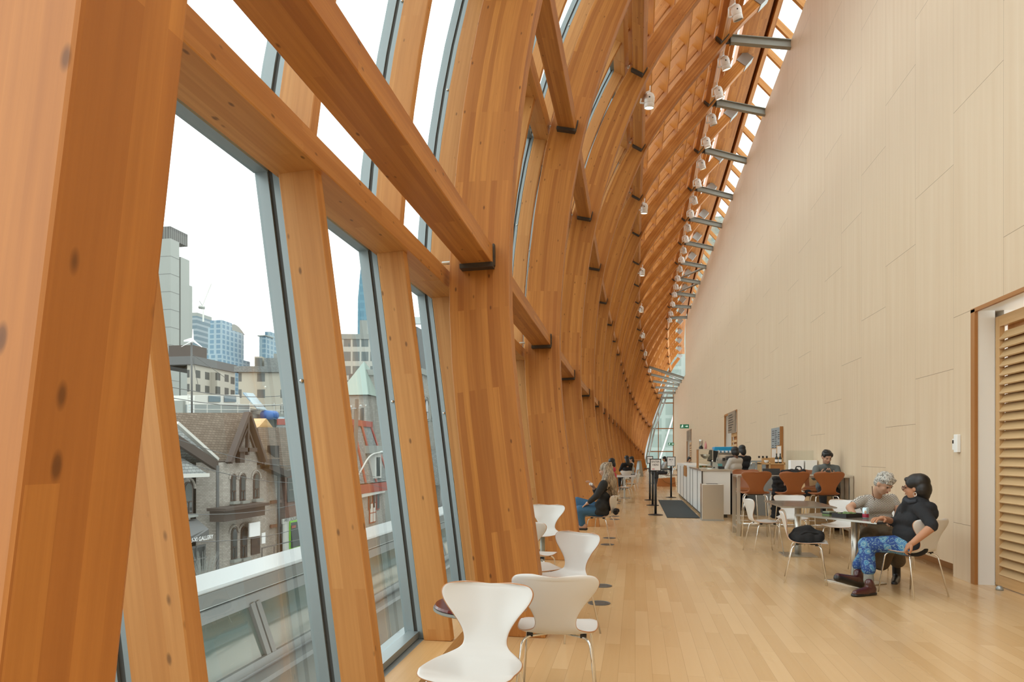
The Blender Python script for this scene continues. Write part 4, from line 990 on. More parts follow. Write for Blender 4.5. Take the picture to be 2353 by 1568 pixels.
# --- person in the black hoodie
p=Person('person in a black hoodie and blue paisley trousers, arm hooked over the chair back',(2.80,7.72,0),1.06,'skinB'); w=p.w
p.head(w(2104,1121,6.98),-CR*.72+CF*.70-UP*.10,'blackhair')
p.neck(w(2102,1152,7.0))
p.body.cap(w(2098,1168,7.03),.06,w(2090,1235,7.08),.07)
shL=w(2116,1170,6.86); elL=w(2142,1211,6.70); wrL=w(2099,1247,6.74)
shR=w(2078,1172,7.22); elR=w(2062,1203,7.30); wrR=w(2030,1192,7.12)
p.arm(shL,elL,wrL,(.048,.044,.031)); p.arm(shR,elR,wrR)
p.hand(wrL,w(2082,1259,6.82)-wrL,CF*.8-UP*.8,.55,1); p.hand(wrR,w(1998,1191,7.02)-wrR,-UP,.38,1)
kL=w(1990,1252,7.26); aL=w(1996,1330,7.16); kR=w(2000,1254,7.55); aR=w(1973,1322,7.42)
p.body.cap(kL,.05,aL,.036); p.body.cap(kR,.05,aR,.036)
p.done(.009)
def f(b):
    b.cap(w(2086,1172,7.14),.095,w(2112,1170,6.94),.095); b.cap(w(2085,1195,7.12),.112,w(2104,1195,6.98),.112); b.cap(w(2078,1225,7.12),.115,w(2098,1228,7.0),.115); b.cap(w(2080,1250,7.12),.13,w(2105,1252,7.0),.125)
    b.cap(shL,.072,elL+V((0,0,.02)),.056); b.cap(elL+(shL-elL)*.12,.057,elL,.053); b.cap(shR,.07,elR,.058); b.cap(elR,.056,elR.lerp(wrR,.42),.05)
    b.cap(w(2090,1152,7.06),.07,w(2116,1152,6.94),.075); b.ell(w(2132,1166,6.86),(.085,.085,.06)); b.ell(w(2138,1180,6.86),(.075,.08,.085)); b.cap(w(2084,1156,7.02),.05,w(2080,1172,7.06),.05)
p.cloth('hoodie','hood',f,.012,4)
b=MB(); b.tube([w(2080,1148,7.02),w(2090,1154,6.96),w(2106,1152,6.9)],.022,8); b.build('grey_collar',M['djean'],p.t,smooth=True)
def f(b):
    b.cap(w(2085,1254,7.05),.115,w(2060,1252,7.12),.10); b.cap(w(2065,1251,7.1),.098,kL,.082); b.cap(kL,.082,aL+V((0,0,.10)),.072); b.cap(w(2070,1250,7.25),.095,kR,.08); b.cap(kR,.078,aR+V((0,0,.11)),.066)
p.cloth('paisley_trousers','paisley',f,.012,3)
for a,t_ in ((aL,w(1962,1352,7.0)),(aR,w(1922,1325,7.3))):
    b=MB(); b.cap(a+V((0,0,.08)),.047,a+V((0,0,-.02)),.052); b.build('sock',M['sock'],p.t,smooth=True)
hl=w(2004,1352,7.06); p.shoe(V((hl.x,hl.y,.003)),V((w(1962,1356,6.96).x,w(1962,1356,6.96).y,.003)),'oxblood',high=.045)
p.shoe(w(1977,1338,7.4)+V((0,0,-.03)),w(1922,1326,7.2)+V((0,0,-.02)),'oxblood',high=.045)
def f(b):
    k=1.06
    b.ell(p.P(0,-.025,.05),(.098*k,.108*k,.090*k),p.hR,20); b.ell(p.P(0,-.06,-.015),(.098*k,.078*k,.10*k),p.hR,18); b.ell(p.P(0,-.065,-.075),(.07*k,.052*k,.06*k),p.hR)
    for sx in (-1,1): b.ell(p.P(sx*.07,.02,.045),(.022*k,.045*k,.05*k),p.hR)
    b.ell(p.P(0,.06,.085),(.06*k,.03*k,.025*k),p.hR)
p.cloth('short_black_hair','blackhair',f,.008,3)
b=MB()
for sx in (-1,1):
    b.tube([p.P(sx*.078,-.01,.012),p.P(sx*.072,.06,.012),p.P(sx*.058,.095,.008)],.004,6); c=[p.P(sx*.034+.026*math.cos(a),.102,.002+.02*math.sin(a)) for a in [i*.5236 for i in range(13)]]; b.tube(c,.004,6)
b.build('tortoiseshell_glasses',M['tort'],p.t)
b=MB(); c=[p.P(-.080,-.008+.014*math.cos(a),-.062+.018*math.sin(a)) for a in [i*.5236 for i in range(13)]]; b.tube(c,.003,6); b.build('hoop_earring',M['chrome'],p.t)
# --- man looking at a phone
p=Person('person in a grey turtleneck looking down at a phone across the bar table',(3.47,13.4,0),1.06,'skinC'); w=p.w; D=12.6
p.head(w(1900,1051,D-.05),-CF*.85-CR*.02-UP*.40,'blackhair',roll=0)
p.neck(w(1899,1068,D+.05)); p.body.cap(w(1898,1078,D+.08),.07,w(1898,1115,D+.12),.08)
shR=w(1876,1077,D+.05); shL=w(1922,1077,D+.05); elR=w(1871,1098,D-.1); elL=w(1928,1098,D-.1); wrR=w(1889,1089,D-.33); wrL=w(1912,1089,D-.33)
p.arm(shR,elR,wrR); p.arm(shL,elL,wrL); p.hand(wrR,w(1899,1086,D-.42)-wrR,UP*.4-CF*.2+CR*.3,.6,1); p.hand(wrL,w(1904,1086,D-.42)-wrL,UP*.4-CF*.2-CR*.3,.6,-1)
kR=w(1890,1128,D-.32); kL=w(1918,1128,D-.32); aR=w(1892,1168,D-.2); aL=w(1924,1164,D-.2)
p.done(.011)
def f(b):
    b.cap(w(1885,1078,D+.06),.085,w(1914,1078,D+.06),.085); b.cap(w(1887,1098,D+.1),.105,w(1911,1098,D+.1),.105); b.cap(w(1888,1118,D+.14),.11,w(1910,1118,D+.14),.11)
    b.cap(shR,.066,elR,.055); b.cap(shL,.066,elL,.055); b.cap(elR,.053,wrR.lerp(elR,.15),.04); b.cap(elL,.053,wrL.lerp(elL,.15),.04); b.cap(w(1899,1073,D+.05),.066,w(1900,1064,D+.02),.062)
p.cloth('turtleneck','grey_top',f,.012,4)
def f(b): 
    b.cap(w(1890,1126,D+.1),.115,w(1908,1126,D+.1),.115); b.cap(w(1890,1126,D+.08),.10,kR,.08); b.cap(w(1910,1126,D+.08),.10,kL,.08); b.cap(kR,.078,aR,.055); b.cap(kL,.078,aL,.055)
p.cloth('trousers','djean',f,.014,4)
for a in (aR,aL): p.shoe(a+V((0,.04,-.07)),a+V((-.04,-.18,-.09)),'blackl')
def f(b):
    k=1.06; b.ell(p.P(0,-.02,.05),(.084*k,.098*k,.078*k),p.hR,18); b.ell(p.P(0,-.05,.0),(.076*k,.055*k,.07*k),p.hR); b.ell(p.P(0,.035,.082),(.064*k,.048*k,.036*k),p.hR); b.ell(p.P(.03,.0,.115),(.05*k,.06*k,.025*k),p.hR); [b.ell(p.P(sx*.066,.025,.05),(.018*k,.04*k,.045*k),p.hR) for sx in (-1,1)]
p.cloth('short_black_hair','blackhair',f,.009,2)
t=thing('phone','black phone held in both hands by the person in the grey turtleneck','phone',tuple(W(1902,1082,D-.46)))
b=MB(); b.box((0,0,0),(.078,.009,.15),M=Matrix.Rotation(-.9,4,'X')); bevel(b.build('phone_body',M['black'],t),.003)
b=MB(); b.box((0,.0052,0),(.07,.001,.14),M=Matrix.Rotation(-.9,4,'X')); b.build('screen',M['lens'],t)
# --- long-haired woman by the windows
p=Person('person with long streaked blond hair in a charcoal cardigan, seated facing the windows',(-.55,11.1,0),1.04,'skinA'); w=p.w; D=10.95
p.head(w(1391,1080,D),-CR*.9+CF*.55-UP*.25,'blond')
p.neck(w(1394,1100,D)); p.body.cap(w(1390,1118,D),.05,w(1385,1160,D),.05)
shL=w(1387,1113,D-.17); elL=w(1372,1139,D-.22); wrL=w(1353,1155,D-.12); shR=w(1398,1111,D+.18); elR=w(1374,1140,D+.2); wrR=w(1364,1121,D+.1)
p.arm(shL,elL,wrL); p.arm(shR,elR,wrR); p.hand(wrL,w(1340,1164,D-.1)-wrL,-UP,.35,-1); p.hand(wrR,w(1358,1110,D+.08)-wrR,-CR,.6,1)
kL=w(1331,1173,D-.08); kR=w(1326,1153,D+.2); aL=w(1337,1212,D-.02); aR=w(1352,1180,D-.02)
p.body.cap(w(1335,1200,D),.035,w(1337,1214,D),.033); p.done(.010)
def f(b):
    b.cap(w(1389,1117,D-.1),.085,w(1395,1117,D+.1),.085); b.cap(w(1386,1140,D-.05),.105,w(1393,1140,D+.08),.105); b.cap(w(1382,1162,D-.08),.11,w(1391,1164,D+.08),.11); b.cap(w(1372,1177,D-.1),.055,w(1392,1178,D-.06),.06)
    b.cap(shL,.070,elL,.058); b.cap(elL,.056,wrL.lerp(elL,.1),.041); b.cap(shR,.070,elR,.058); b.cap(elR,.054,wrR.lerp(elR,.25),.041); b.cap(w(1391,1104,D),.060,w(1393,1110,D),.066)
p.cloth('cardigan','cardi',f,.013,4)
def f(b):
    b.cap(w(1380,1174,D-.02),.105,kL,.08); b.cap(w(1382,1172,D+.12),.105,kR,.076); b.cap(kL,.08,aL+V((0,0,.06)),.058); b.cap(kR,.078,w(1336,1190,D+.12),.062)
p.cloth('jeans','jean',f,.013,4)
p.shoe(aL+V((.05,0,-.03)),aL+V((-.16,.05,-.05)),'skinC',nm='flat_shoe')
def f(b):
    k=1.04; b.ell(p.P(0,-.02,.03),(.085*k,.10*k,.09*k),p.hR,18); q=random.Random(4)
    A=p.P(0,-.06,.06)
    for i in range(26):
        a=q.uniform(-1.25,1.25); st=p.P(.075*math.sin(a),-.03-.06*math.cos(a),q.uniform(-.02,.07)); 
        e=w(1378+q.uniform(0,44),1118+q.uniform(0,30)+(6 if i%3 else 0),D-.14+q.uniform(0,.2)+.05*math.sin(a)); m_=st.lerp(e,.5)+V((q.uniform(-.02,.03),-.03,.02))
        b.cap(st,.038,m_,.044,8); b.cap(m_,.044,e,.018,8)
p.cloth('long_hair','blond',f,.010,2)
b=lumps(8,9,(0,0,0),(.02,.015,.02),.014); o=b.build('tissue',M['paper']); o.location=W(1358,1113,D+.03); tag(o,'crumpled white tissue in the raised hand of the long-haired person','tissue')
b=lumps(21,10,(-.30,10.98,.52),(.02,.09,.06),.035); o=remesh(b,'handbag',M['cloth'],None,.012,4); tag(o,'dark bag hanging behind the chair of the long-haired person','bag')
# --- baristas, standing
def stander(label,x,ytop,d,facing,top,bottom,hairc,skinc,hairlow=.05,arms=None,sc=1.0,waist=None):
    base=W(x,1045,d); base.z=0; p=Person(label,tuple(base),sc,skinc); H_=EYE+(1045-ytop)*d/F_; f_=V(facing).normalized(); r=f_.cross(UP).normalized(); k=H_/1.72; p.s=k
    L=lambda a,b_,c_: r*a*k+f_*b_*k+UP*c_*k
    p.head(L(0,.03,1.60),f_-UP*.35,hairc,detail=False); p.neck(L(0,-.01,1.42)); p.body.cap(L(0,0,1.32),.06,L(0,0,1.0),.07)
    arms=arms or ((-.2,.16,1.08,-.1,.36,1.06),(.2,.16,1.08,.1,.36,1.06))
    for sx,(ex,ey,ez,wx,wy,wz) in zip((-1,1),arms): 
        sh,el,wr=L(sx*.18,0,1.37),L(ex,ey,ez),L(wx,wy,wz); p.arm(sh,el,wr); p.hand(wr,wr-el,-UP,.4,sx)
    for sx in (-1,1): p.body.cap(L(sx*.09,0,.5),.055,L(sx*.1,-.01,.09),.04)
    p.done(.012)
    def f(b):
        b.cap(L(-.11,0,1.36),.085,L(.11,0,1.36),.085); b.cap(L(-.09,0,1.2),.11,L(.09,0,1.2),.11); b.cap(L(-.07,0,1.02),.11,L(.07,0,1.02),.11)
        for sx,(ex,ey,ez,wx,wy,wz) in zip((-1,1),arms): sh,el,wr=L(sx*.18,0,1.37),L(ex,ey,ez),L(wx,wy,wz); b.cap(sh,.07,el,.056); b.cap(el,.055,el.lerp(wr,.45),.046)
    p.cloth('shirt',top,f,.014,4)
    def f(b):
        b.cap(L(-.08,0,.95),.13,L(.08,0,.95),.13)
        for sx in (-1,1): b.cap(L(sx*.09,0,.9),.115,L(sx*.09,.01,.5),.08); b.cap(L(sx*.09,.01,.5),.08,L(sx*.1,0,.1),.06)
    p.cloth('trousers',bottom,f,.016,4)
    for sx in (-1,1): p.shoe(L(sx*.1,-.05,.0)+V((0,0,.003)),L(sx*.11,.17,.0)+V((0,0,.003)),'blackl')
    def f(b): b.ell(p.P(0,-.02,.035),(.09*k,.105*k,.088*k),p.hR,18); b.ell(p.P(0,-.045,-.03-hairlow*.5),(.085*k,.065*k,(.08+hairlow)*k),p.hR,16); [b.ell(p.P(sx*.07,.0,-.03),(.025*k,.05*k,.07*k),p.hR) for sx in (-1,1)]
    p.cloth('bob_hair',hairc,f,.011,2)
    if waist: b=MB(); b.tube([L(.14*math.cos(a),.13*math.sin(a),1.0+.01*math.sin(3*a)) for a in [i*.5236 for i in range(13)]],.022*k,8); b.build('apron_string',M[waist],p.t,smooth=True)
    return p
stander('person in a pale shirt with black hair, working at the counter with back turned',1690,1027,16.6,-CR*.55+CF*.85,'shirtw','hood','blackhair','skinD',.02,((-.24,.12,1.1,-.24,.38,1.08),(.22,.1,1.1,.1,.36,1.07)),1.0,'paper')
stander('person in black with a dark bob, standing just behind the one in the pale shirt',1706,1023,17.7,-CR*.2+CF*.9,'hood','hood','blackhair','skinA',.05)
stander('person with black hair far behind the counter, left of the display case',1583,1050,25.2,-CF+CR*.2,'greyw','hood','blackhair','skinA',.03)
# --- seated people far down the hall
def sitter(label,x,ytop,d,facing,top,bottom,hairc,hz=1.28,hairlow=.04,sc=1.0):
    base=W(x,1045,d); base.z=0; H_=EYE+(1045-ytop)*d/F_; p=Person(label,tuple(base),sc,'skinA'); f_=V(facing).normalized(); r=f_.cross(UP).normalized(); k=H_/1.30; p.s=k
    L=lambda a,b_,c_: r*a*k+f_*b_*k+UP*c_*k
    p.head(L(0,.04,1.18),f_-UP*.3,hairc,detail=False); p.neck(L(0,0,1.02)); p.body.cap(L(0,0,.92),.06,L(0,0,.6),.07)
    A=[(L(sx*.18,0,.97),L(sx*.22,.14,.74),L(sx*.1,.34,.78)) for sx in (-1,1)]
    for sx,(a,b_,c_) in zip((-1,1),A): p.arm(a,b_,c_); p.hand(c_,c_-b_,-UP,.4,sx)
    p.done(.014)
    def f(b):
        b.cap(L(-.1,0,.96),.085,L(.1,0,.96),.085); b.cap(L(-.08,0,.78),.11,L(.08,0,.78),.11); b.cap(L(-.07,0,.6),.115,L(.07,0,.6),.115)
        for a,b_,c_ in A: b.cap(a,.066,b_,.053); b.cap(b_,.05,b_.lerp(c_,.7),.042)
    p.cloth('top',top,f,.016,4)
    def f(b):
        for sx in (-1,1): b.cap(L(sx*.09,0,.53),.1,L(sx*.1,.42,.5),.075); b.cap(L(sx*.1,.42,.5),.073,L(sx*.1,.40,.1),.05)
        b.cap(L(-.08,0,.53),.11,L(.08,0,.53),.11)
    p.cloth('trousers',bottom,f,.016,4)
    for sx in (-1,1): p.shoe(L(sx*.1,.36,0)+V((0,0,.003)),L(sx*.1,.58,0)+V((0,0,.003)),'blackl')
    def f(b): b.ell(p.P(0,-.02,.035),(.088*k,.103*k,.086*k),p.hR,18); b.ell(p.P(0,-.045,-.03-hairlow*.5),(.083*k,.063*k,(.08+hairlow)*k),p.hR,16)
    p.cloth('dark_hair',hairc,f,.012,2)
sitter('person in a red top with black hair, seated beyond the long-haired person',1408,1053,20.5,-CR*.9+CF*.3,'red','hood','blackhair')
sitter('person in black with long black hair, seated at the far white table',1441,1047,27.5,-CR*.3+CF*.9,'hood','hood','blackhair',hairlow=.12)
sitter('child in pale grey with short dark hair, seated beside the person in black far away',1453,1049,29.5,-CR*.9+CF*.1,'greyw','djean','blackhair')
sitter('person in a pale top seated by the far glass end behind the queue signs',1528,1049,34.,-CR*.95-CF*.1,'greyw','djean','blackhair')
# far furniture
for x_,d_,deg_,lab_ in ((1441,27.5,-8,'white chair under the person in black with long hair, far down the hall'),(1453,29.5,80,'white chair under the child in pale grey, far down the hall'),(1528,34.,96,'white chair under the person in a pale top by the far glass end')):
    q_=W(x_,1045,d_); ch(lab_,q_.x,q_.y,deg_)
t=thing('white_table','white square table far down the window side','table',(-.35,23.0,0))
b=MB(); b.box((0,0,.735),(.75,1.6,.03)); b.build('tabletop',M['lam'],t); b=MB(); b.lathe([(.03,.01),(.03,.72)],n=14); b.build('post',M['steel'],t); b=MB(); b.lathe([(0,0),(.22,0),(.22,.012),(.03,.02)],n=24); b.build('base_disc',M['steel'],t)
t=thing('dark_table','dark-topped table by the far glass end behind the queue signs','table',(.95,35.,0))
b=MB(); b.box((0,0,.74),(1.0,.8,.03)); b.build('tabletop',M['black'],t); b=MB(); b.lathe([(.03,.01),(.03,.73)],n=14); b.build('post',M['dsteel'],t); b=MB(); b.lathe([(0,0),(.22,0),(.22,.012),(.03,.02)],n=24); b.build('base_disc',M['dsteel'],t)
M['tan']=mat('tan_leather',(.45,.17,.04),.45)
boxes('tan_bag','large tan leather bag on the floor behind the queue posts','bag',tuple(V((W(1531,1045,31).x,W(1531,1045,31).y,0))),[('bag_body','tan',lambda b:b.prism([(-.42,-.15,0),(.42,-.15,0),(.38,-.12,.42),(-.36,-.12,.36)],(0,.3,0))),('bag_strap','jamb',lambda b:b.tube([(-.2,-.14,.36),(-.05,-.16,.2),(.2,-.16,.12),(.4,-.14,.2)],.02))])
t=thing('plinth_screen','grey tapered plinth at the far end of the window side','plinth',tuple(V((W(1469,1045,45).x,W(1469,1045,45).y,0))))
b=MB(); b.lathe([(0,0),(.28,0),(.12,1.05),(0,1.05)],n=4); b.build('plinth_body',M['galv'],t); b=MB(); b.box((-.25,0,1.1),(.9,.3,.04)); b.build('plinth_top',M['oak'],t)
# ---------------------------------------------------------------- the street outside
def hx(x,y,X):
    u=(x-1176.5)/F_; Y=X/((u*TC-TS)/(u*TS+TC)); d=Y*TC-X*TS; return V((X,Y,EYE+(1045-y)*d/F_))
def hy(x,y,Y):
    u=(x-1176.5)/F_; X=Y*(u*TC-TS)/(u*TS+TC); d=Y*TC-X*TS; return V((X,Y,EYE+(1045-y)*d/F_))
SZ=-6.6
def m_brick(n,c1,c2,mo,w=.23,h=.075):
    m=mat(n,c1,.9,spec=.2); t=NT(m); X,Y,Z=t.sep(t.n('NewGeometry').outputs['Position'])
    br=t.n('TexBrick'); br.inputs['Scale'].default_value=1; br.inputs['Brick Width'].default_value=w*1.1; br.inputs['Row Height'].default_value=h*1.25; br.inputs['Mortar Size'].default_value=.009
    br.inputs['Color1'].default_value=(*c1,1); br.inputs['Color2'].default_value=(*c2,1); br.inputs['Mortar'].default_value=(*mo,1)
    t.l(t.comb(t.math('ADD',X,Y),Z,0),br.inputs['Vector']); n1=t.noise(t.n('NewGeometry').outputs['Position'],.8,4)
    t.color(t.mix(t.math('MULTIPLY',n1,.45),br.outputs['Color'],tuple(q*.5 for q in c2))); return m
def m_shingle(n,c1,c2):
    m=mat(n,c1,.95,spec=.1); t=NT(m); X,Y,Z=t.sep(t.n('NewGeometry').outputs['Position'])
    br=t.n('TexBrick'); br.inputs['Scale'].default_value=1; br.inputs['Brick Width'].default_value=.35; br.inputs['Row Height'].default_value=.16; br.inputs['Mortar Size'].default_value=.012
    br.inputs['Color1'].default_value=(*c1,1); br.inputs['Color2'].default_value=(*c2,1); br.inputs['Mortar'].default_value=tuple(q*.4 for q in c2)+(1,)
    t.l(t.comb(t.math('ADD',X,Y),Z,0),br.inputs['Vector']); t.color(br.outputs['Color']); return m
def m_grid(n,wall,win,mw,mh,fw,fh,oz=0,rough=.6,spec=.3):
    """wall with a regular grid of windows"""
    m=mat(n,wall,rough,spec=spec); t=NT(m); X,Y,Z=t.sep(t.n('NewGeometry').outputs['Position'])
    a=t.math('FRACT',t.math('DIVIDE',t.math('ADD',X,Y),mw)); b_=t.math('FRACT',t.math('DIVIDE',t.math('ADD',Z,oz),mh))
    k=t.math('MULTIPLY',t.math('LESS_THAN',t.math('ABSOLUTE',t.math('SUBTRACT',a,.5)),fw/2),t.math('LESS_THAN',t.math('ABSOLUTE',t.math('SUBTRACT',b_,.5)),fh/2))
    t.color(t.mix(k,wall,win)); return m
M['wbrick']=m_brick('pale_brick',(.46,.42,.375),(.34,.31,.275),(.22,.195,.17)); M['rbrick']=m_brick('red_brick',(.26,.13,.09),(.20,.10,.07),(.15,.12,.10))
M['shing']=m_shingle('brown_shingle',(.17,.13,.10),(.125,.093,.07)); M['slate']=m_shingle('grey_slate',(.26,.27,.26),(.18,.19,.19))
M['dwood']=mat('dark_brown_woodwork',(.06,.042,.034),.7); M['wglass']=mat('dim_window',(.045,.05,.05),.15,spec=.6); M['stone']=m_brick('grey_stone',(.40,.38,.345),(.32,.30,.27),(.22,.21,.18),.5,.22)
M['asph']=mat('asphalt',(.10,.10,.10),.9); M['wtrim']=mat('white_trim',(.55,.54,.50),.6); M['conc']=mat('pale_concrete',(.25,.26,.24),.8); M['dclad']=mat('dark_cladding',(.10,.10,.10),.7)
M['copper']=mat('green_copper',(.30,.37,.33),.6); M['redw']=mat('red_woodwork',(.30,.05,.03),.6); M['lime']=mat('lime_paint',(.22,.55,.03),.5); M['bluet']=mat('blue_plastic',(.03,.13,.42),.5)
b=MB(); b.grid([[(-900,-60,SZ),(-4.5,-60,SZ)],[(-900,900,SZ),(-4.5,900,SZ)]]); o=b.build('street_ground',M['asph']); o['kind']='structure'
b=MB(); b.span((-24.2,-10,SZ),(-20.5,120,SZ+.15)); o=b.build('sidewalk',M['conc']); o['kind']='structure'
def block(parent,nm,m,lo,hi): b=MB(); b.span(lo,hi); return b.build(nm,M[m] if isinstance(m,str) else m,parent)
def tower(name,label,xc,xl,xr,yt,d,m,zb=SZ,cat='building',roof=None):
    c=W(xc,yt,d); l=hy(xl,yt,c.y); r=hx(xr,yt,c.x)
    t=thing(name,label,cat,(c.x,c.y,zb)); b=MB(); b.span((l.x-c.x,0,0),(0,r.y-c.y,c.z-zb)); b.build('tower_body',M[m] if isinstance(m,str) else m,t)
    return t,c,l,r
# concrete tower
t,c,l,r=tower('concrete_tower','tall pale concrete tower with a dark louvred crown, left in the first window',392,330,412,548,250,'conc')
w_=l.x-c.x; h_=c.z-SZ
r2=hx(437,575,c.x); block(t,'stair_shaft','conc',(w_,r.y-c.y+1.2,0),(-.3,r2.y-c.y,h_-5)); r3=hx(450,640,c.x); block(t,'low_shaft','conc',(w_,r2.y-c.y,0),(-1.5,r3.y-c.y,h_-14))
block(t,'dark_joint','dclad',(w_,r.y-c.y-.3,0),(-1.,r.y-c.y+1.4,h_-4)); block(t,'louvred_crown',m_grid('crown_louvres',(.13,.13,.12),(.06,.06,.06),1.1,200,.5,1),(w_,.3,h_),(-.3,r2.y-c.y-1,h_+4.6))
for k in range(1,9): block(t,'panel_joint','dclad',(w_,-.06,h_-6.5*k),(.06,r.y-c.y,h_-6.5*k+.12))
# glass towers, distance haze mixed into their pale blue wall colours
M['blueg']=m_grid('hazed_blue_curtain_wall',(.25,.33,.37),(.11,.20,.27),5,3.6,.62,.72,rough=.4); M['blued']=m_grid('unfinished_floors',(.24,.28,.30),(.12,.17,.20),60,4.2,.98,.62,rough=.6)
t,c,l,r=tower('glass_tower','unfinished blue-grey tower with bare floors below the crane',452,430,500,726,520,'blued'); block(t,'top_slab','conc',(-8,2,c.z-SZ),(-1,r.y-c.y-6,c.z-SZ+3))
t,c,l,r=tower('glass_tower','haze-pale blue glass tower with a stepped rounded crown, behind the brown roofs',510,478,560,752,480,'blueg')
H_=c.z-SZ; block(t,'raised_core','blueg',(-9,0,H_),(0,12,H_+5)); b=MB(); b.prism([(-2,6+26*i/10.,H_+5.5*math.sin(math.pi*i/10)) for i in range(11)],(-6,0,0)); b.build('curved_roof',M['conc'],t,fix=True); l2=hy(472,808,c.y); block(t,'podium','blueg',(l2.x-c.x-2,-3,0),(1.5,r.y-c.y+6,H_-20))
t,c,l,r=tower('glass_tower','haze-pale blue glass tower standing alone, right in the first window',610,596,668,772,500,'blueg'); block(t,'upper_storeys','blueg',(-5,8,c.z-SZ),(-1,r.y-c.y,c.z-SZ+4.5)); block(t,'roof_ledge','conc',(l.x-c.x-1,-1,c.z-SZ-.3),(1,10,c.z-SZ+.4))
t=thing('tower_crane','tower crane with a raised jib on the unfinished blue-grey tower','crane',tuple(W(467,722,520)))
b=MB(); s_=520/F_; P_=lambda x,y:CR*((x-467)*s_)+UP*((722-y)*s_); b.tube([P_(467,740),P_(467,704)],.7,4); b.build('mast',M['wtrim'],t); b=MB(); b.tube([P_(464,706),P_(486,652)],.5,4); b.build('jib',M['wtrim'],t); b=MB(); b.tube([P_(457,706),P_(470,708)],1.3,4); b.tube([P_(458,692),P_(466,704)],.3,4); b.build('counterweight',M['conc'],t)
# apartments
def spin(t,w):
    # this block stands square to the hall's end street, so its long face turns towards the hall
    t.rotation_euler.z=math.radians(-78)
    o=KIDS[t.name][0]; me=o.data; y1=max(v.co.y for v in me.vertices)
    for v in me.vertices: v.co.y=0 if v.co.y<y1/2 else w
M['apt']=m_grid('beige_apartment_wall',(.42,.38,.31),(.11,.115,.11),5.2,3.1,.34,.52,oz=.9); M['aptb']=m_grid('brown_apartment_wall',(.36,.33,.28),(.07,.07,.065),3.3,3.1,.5,.55,oz=.9)
t,c,l,r=tower('apartment_block','long apartment block with bay windows beneath a dark roof, behind the solar panels',446,430,540,838,150,'aptb'); H_=c.z-SZ
block(t,'mansard_roof','dclad',(-12,-.5,H_),(.5,r.y-c.y,H_+1.8)); block(t,'brown_core','dwood',(-7,1,H_),(-1,6,H_+4.5)); 
for k in range(3): block(t,'bay_stack','aptb',(0,6+13*k,0),(1.6,11+13*k,H_-1))
t,c,l,r=tower('apartment_block','beige apartment block with a slate roof band and square windows, in the first window',548,470,700,856,130,'apt'); H_=c.z-SZ; spin(t,13)
block(t,'roof_band','slate',(l.x-c.x-.6,-.6,H_),(.6,13.4,H_+1.1)); block(t,'upper_storey','slate',(-9,4.5,H_+1.1),(-1,13,H_+2.9)); block(t,'chimney','apt',(-3,2.6,H_+1.1),(-1.2,4.,H_+3.2)); block(t,'roof_plant','conc',(-6,6,H_+2.9),(-2,9,H_+3.9))
# rooftop terrace with solar panels, wind turbine
t=thing('rooftop_terrace','white rooftop structure with solar panels above the brown gabled house','terrace',tuple(hx(470,950,-44)))
o_=hx(470,950,-44); Q=lambda x,y,X=-44: hx(x,y,X)-o_
def slab(parent,nm,m,pts,th=(-.3,0,0)): b=MB(); b.prism(pts,th); return b.build(nm,M[m],parent,fix=True)
slab(t,'white_fascia','wtrim',[Q(446,930),Q(552,930),Q(550,907),Q(448,909)],(-5,0,0)); slab(t,'rear_wall','galv',[Q(446,952),Q(575,952),Q(575,930),Q(446,930)],(-2,0,0))
for x0 in (480,516): slab(t,'solar_panel','blued',[Q(x0,924,-43.9),Q(x0+27,924,-43.9),Q(x0+27,910,-43.9),Q(x0,910,-43.9)],(-.05,0,0))
slab(t,'tilted_panel','blueg',[Q(590,938,-43),Q(614,943,-43),Q(582,904,-46),Q(558,902,-46)],(0,0,-.15))
b=MB()
for x in (446,476,508,546,574,630,648): b.tube([Q(x,952,-43.5),Q(x,926,-43.5)],.05,5)
b.tube([Q(436,929,-43.5),Q(660,931,-43.5)],.05,5); b.tube([Q(436,941,-43.5),Q(660,943,-43.5)],.035,5)
for k in range(7): b.tube([Q(432,950-7*k,-43.5),Q(440,950-7*k,-43.5)],.04,5)
for x in (432,440): b.tube([Q(x,955,-43.5),Q(x,906,-43.5)],.05,5)
b.build('railing',M['wtrim'],t)
b=MB(); b.tube([Q(607,954,-43),Q(632,955,-43)],.55,14); b.build('blue_tank',M['bluet'],t,smooth=True)
slab(t,'roof_deck','conc',[Q(420,960),Q(680,962),Q(680,953),Q(420,951)],(-8,0,0)); slab(t,'lean_to','blueg',[Q(628,960,-42.5),Q(668,975,-42.5),Q(660,958,-44),Q(618,958,-44)],(0,0,-.1)); block(t,'rear_block','conc',(Q(420,1000,-52).x,Q(420,1000,-45).y,SZ-o_.z),tuple(Q(690,953,-45)))
t=thing('wind_turbine','small white three-bladed wind turbine on a thin pole above the rooftops','wind turbine',tuple(hx(441,950,-42))); o_=hx(441,950,-42); Q=lambda x,y,X=-42: hx(x,y,X)-o_
b=MB(); b.tube([Q(441,960),Q(440,786)],.09,8); b.build('mast',M['dclad'],t,smooth=True)
b=MB(); hub=Q(440,783,-41.7); b.cap(hub,.25,hub+V((-.9,.3,.02)),.12); b.build('nacelle',M['paper'],t,smooth=True)
for x,y in ((443,757),(417,797),(464,798)):
    b=MB(); e=Q(x,y,-41.6); b.quadstrip([[hub+V((.12,0,0))+q_ for q_ in (V((0,-.11,-.09)),V((0,.11,.09)),V((.05,.11,.09)),V((.05,-.11,-.09)))],[e+q_*.35 for q_ in (V((0,-.11,-.09)),V((0,.11,.09)),V((.05,.11,.09)),V((.05,-.11,-.09)))]]); b.build('blade',M['paper'],t)
b=MB(); b.tube([Q(442,815),Q(520,870,-40)],.025,4); b.tube([Q(441,815),Q(458,900)],.03,4); b.build('stay_wire',M['dclad'],t)
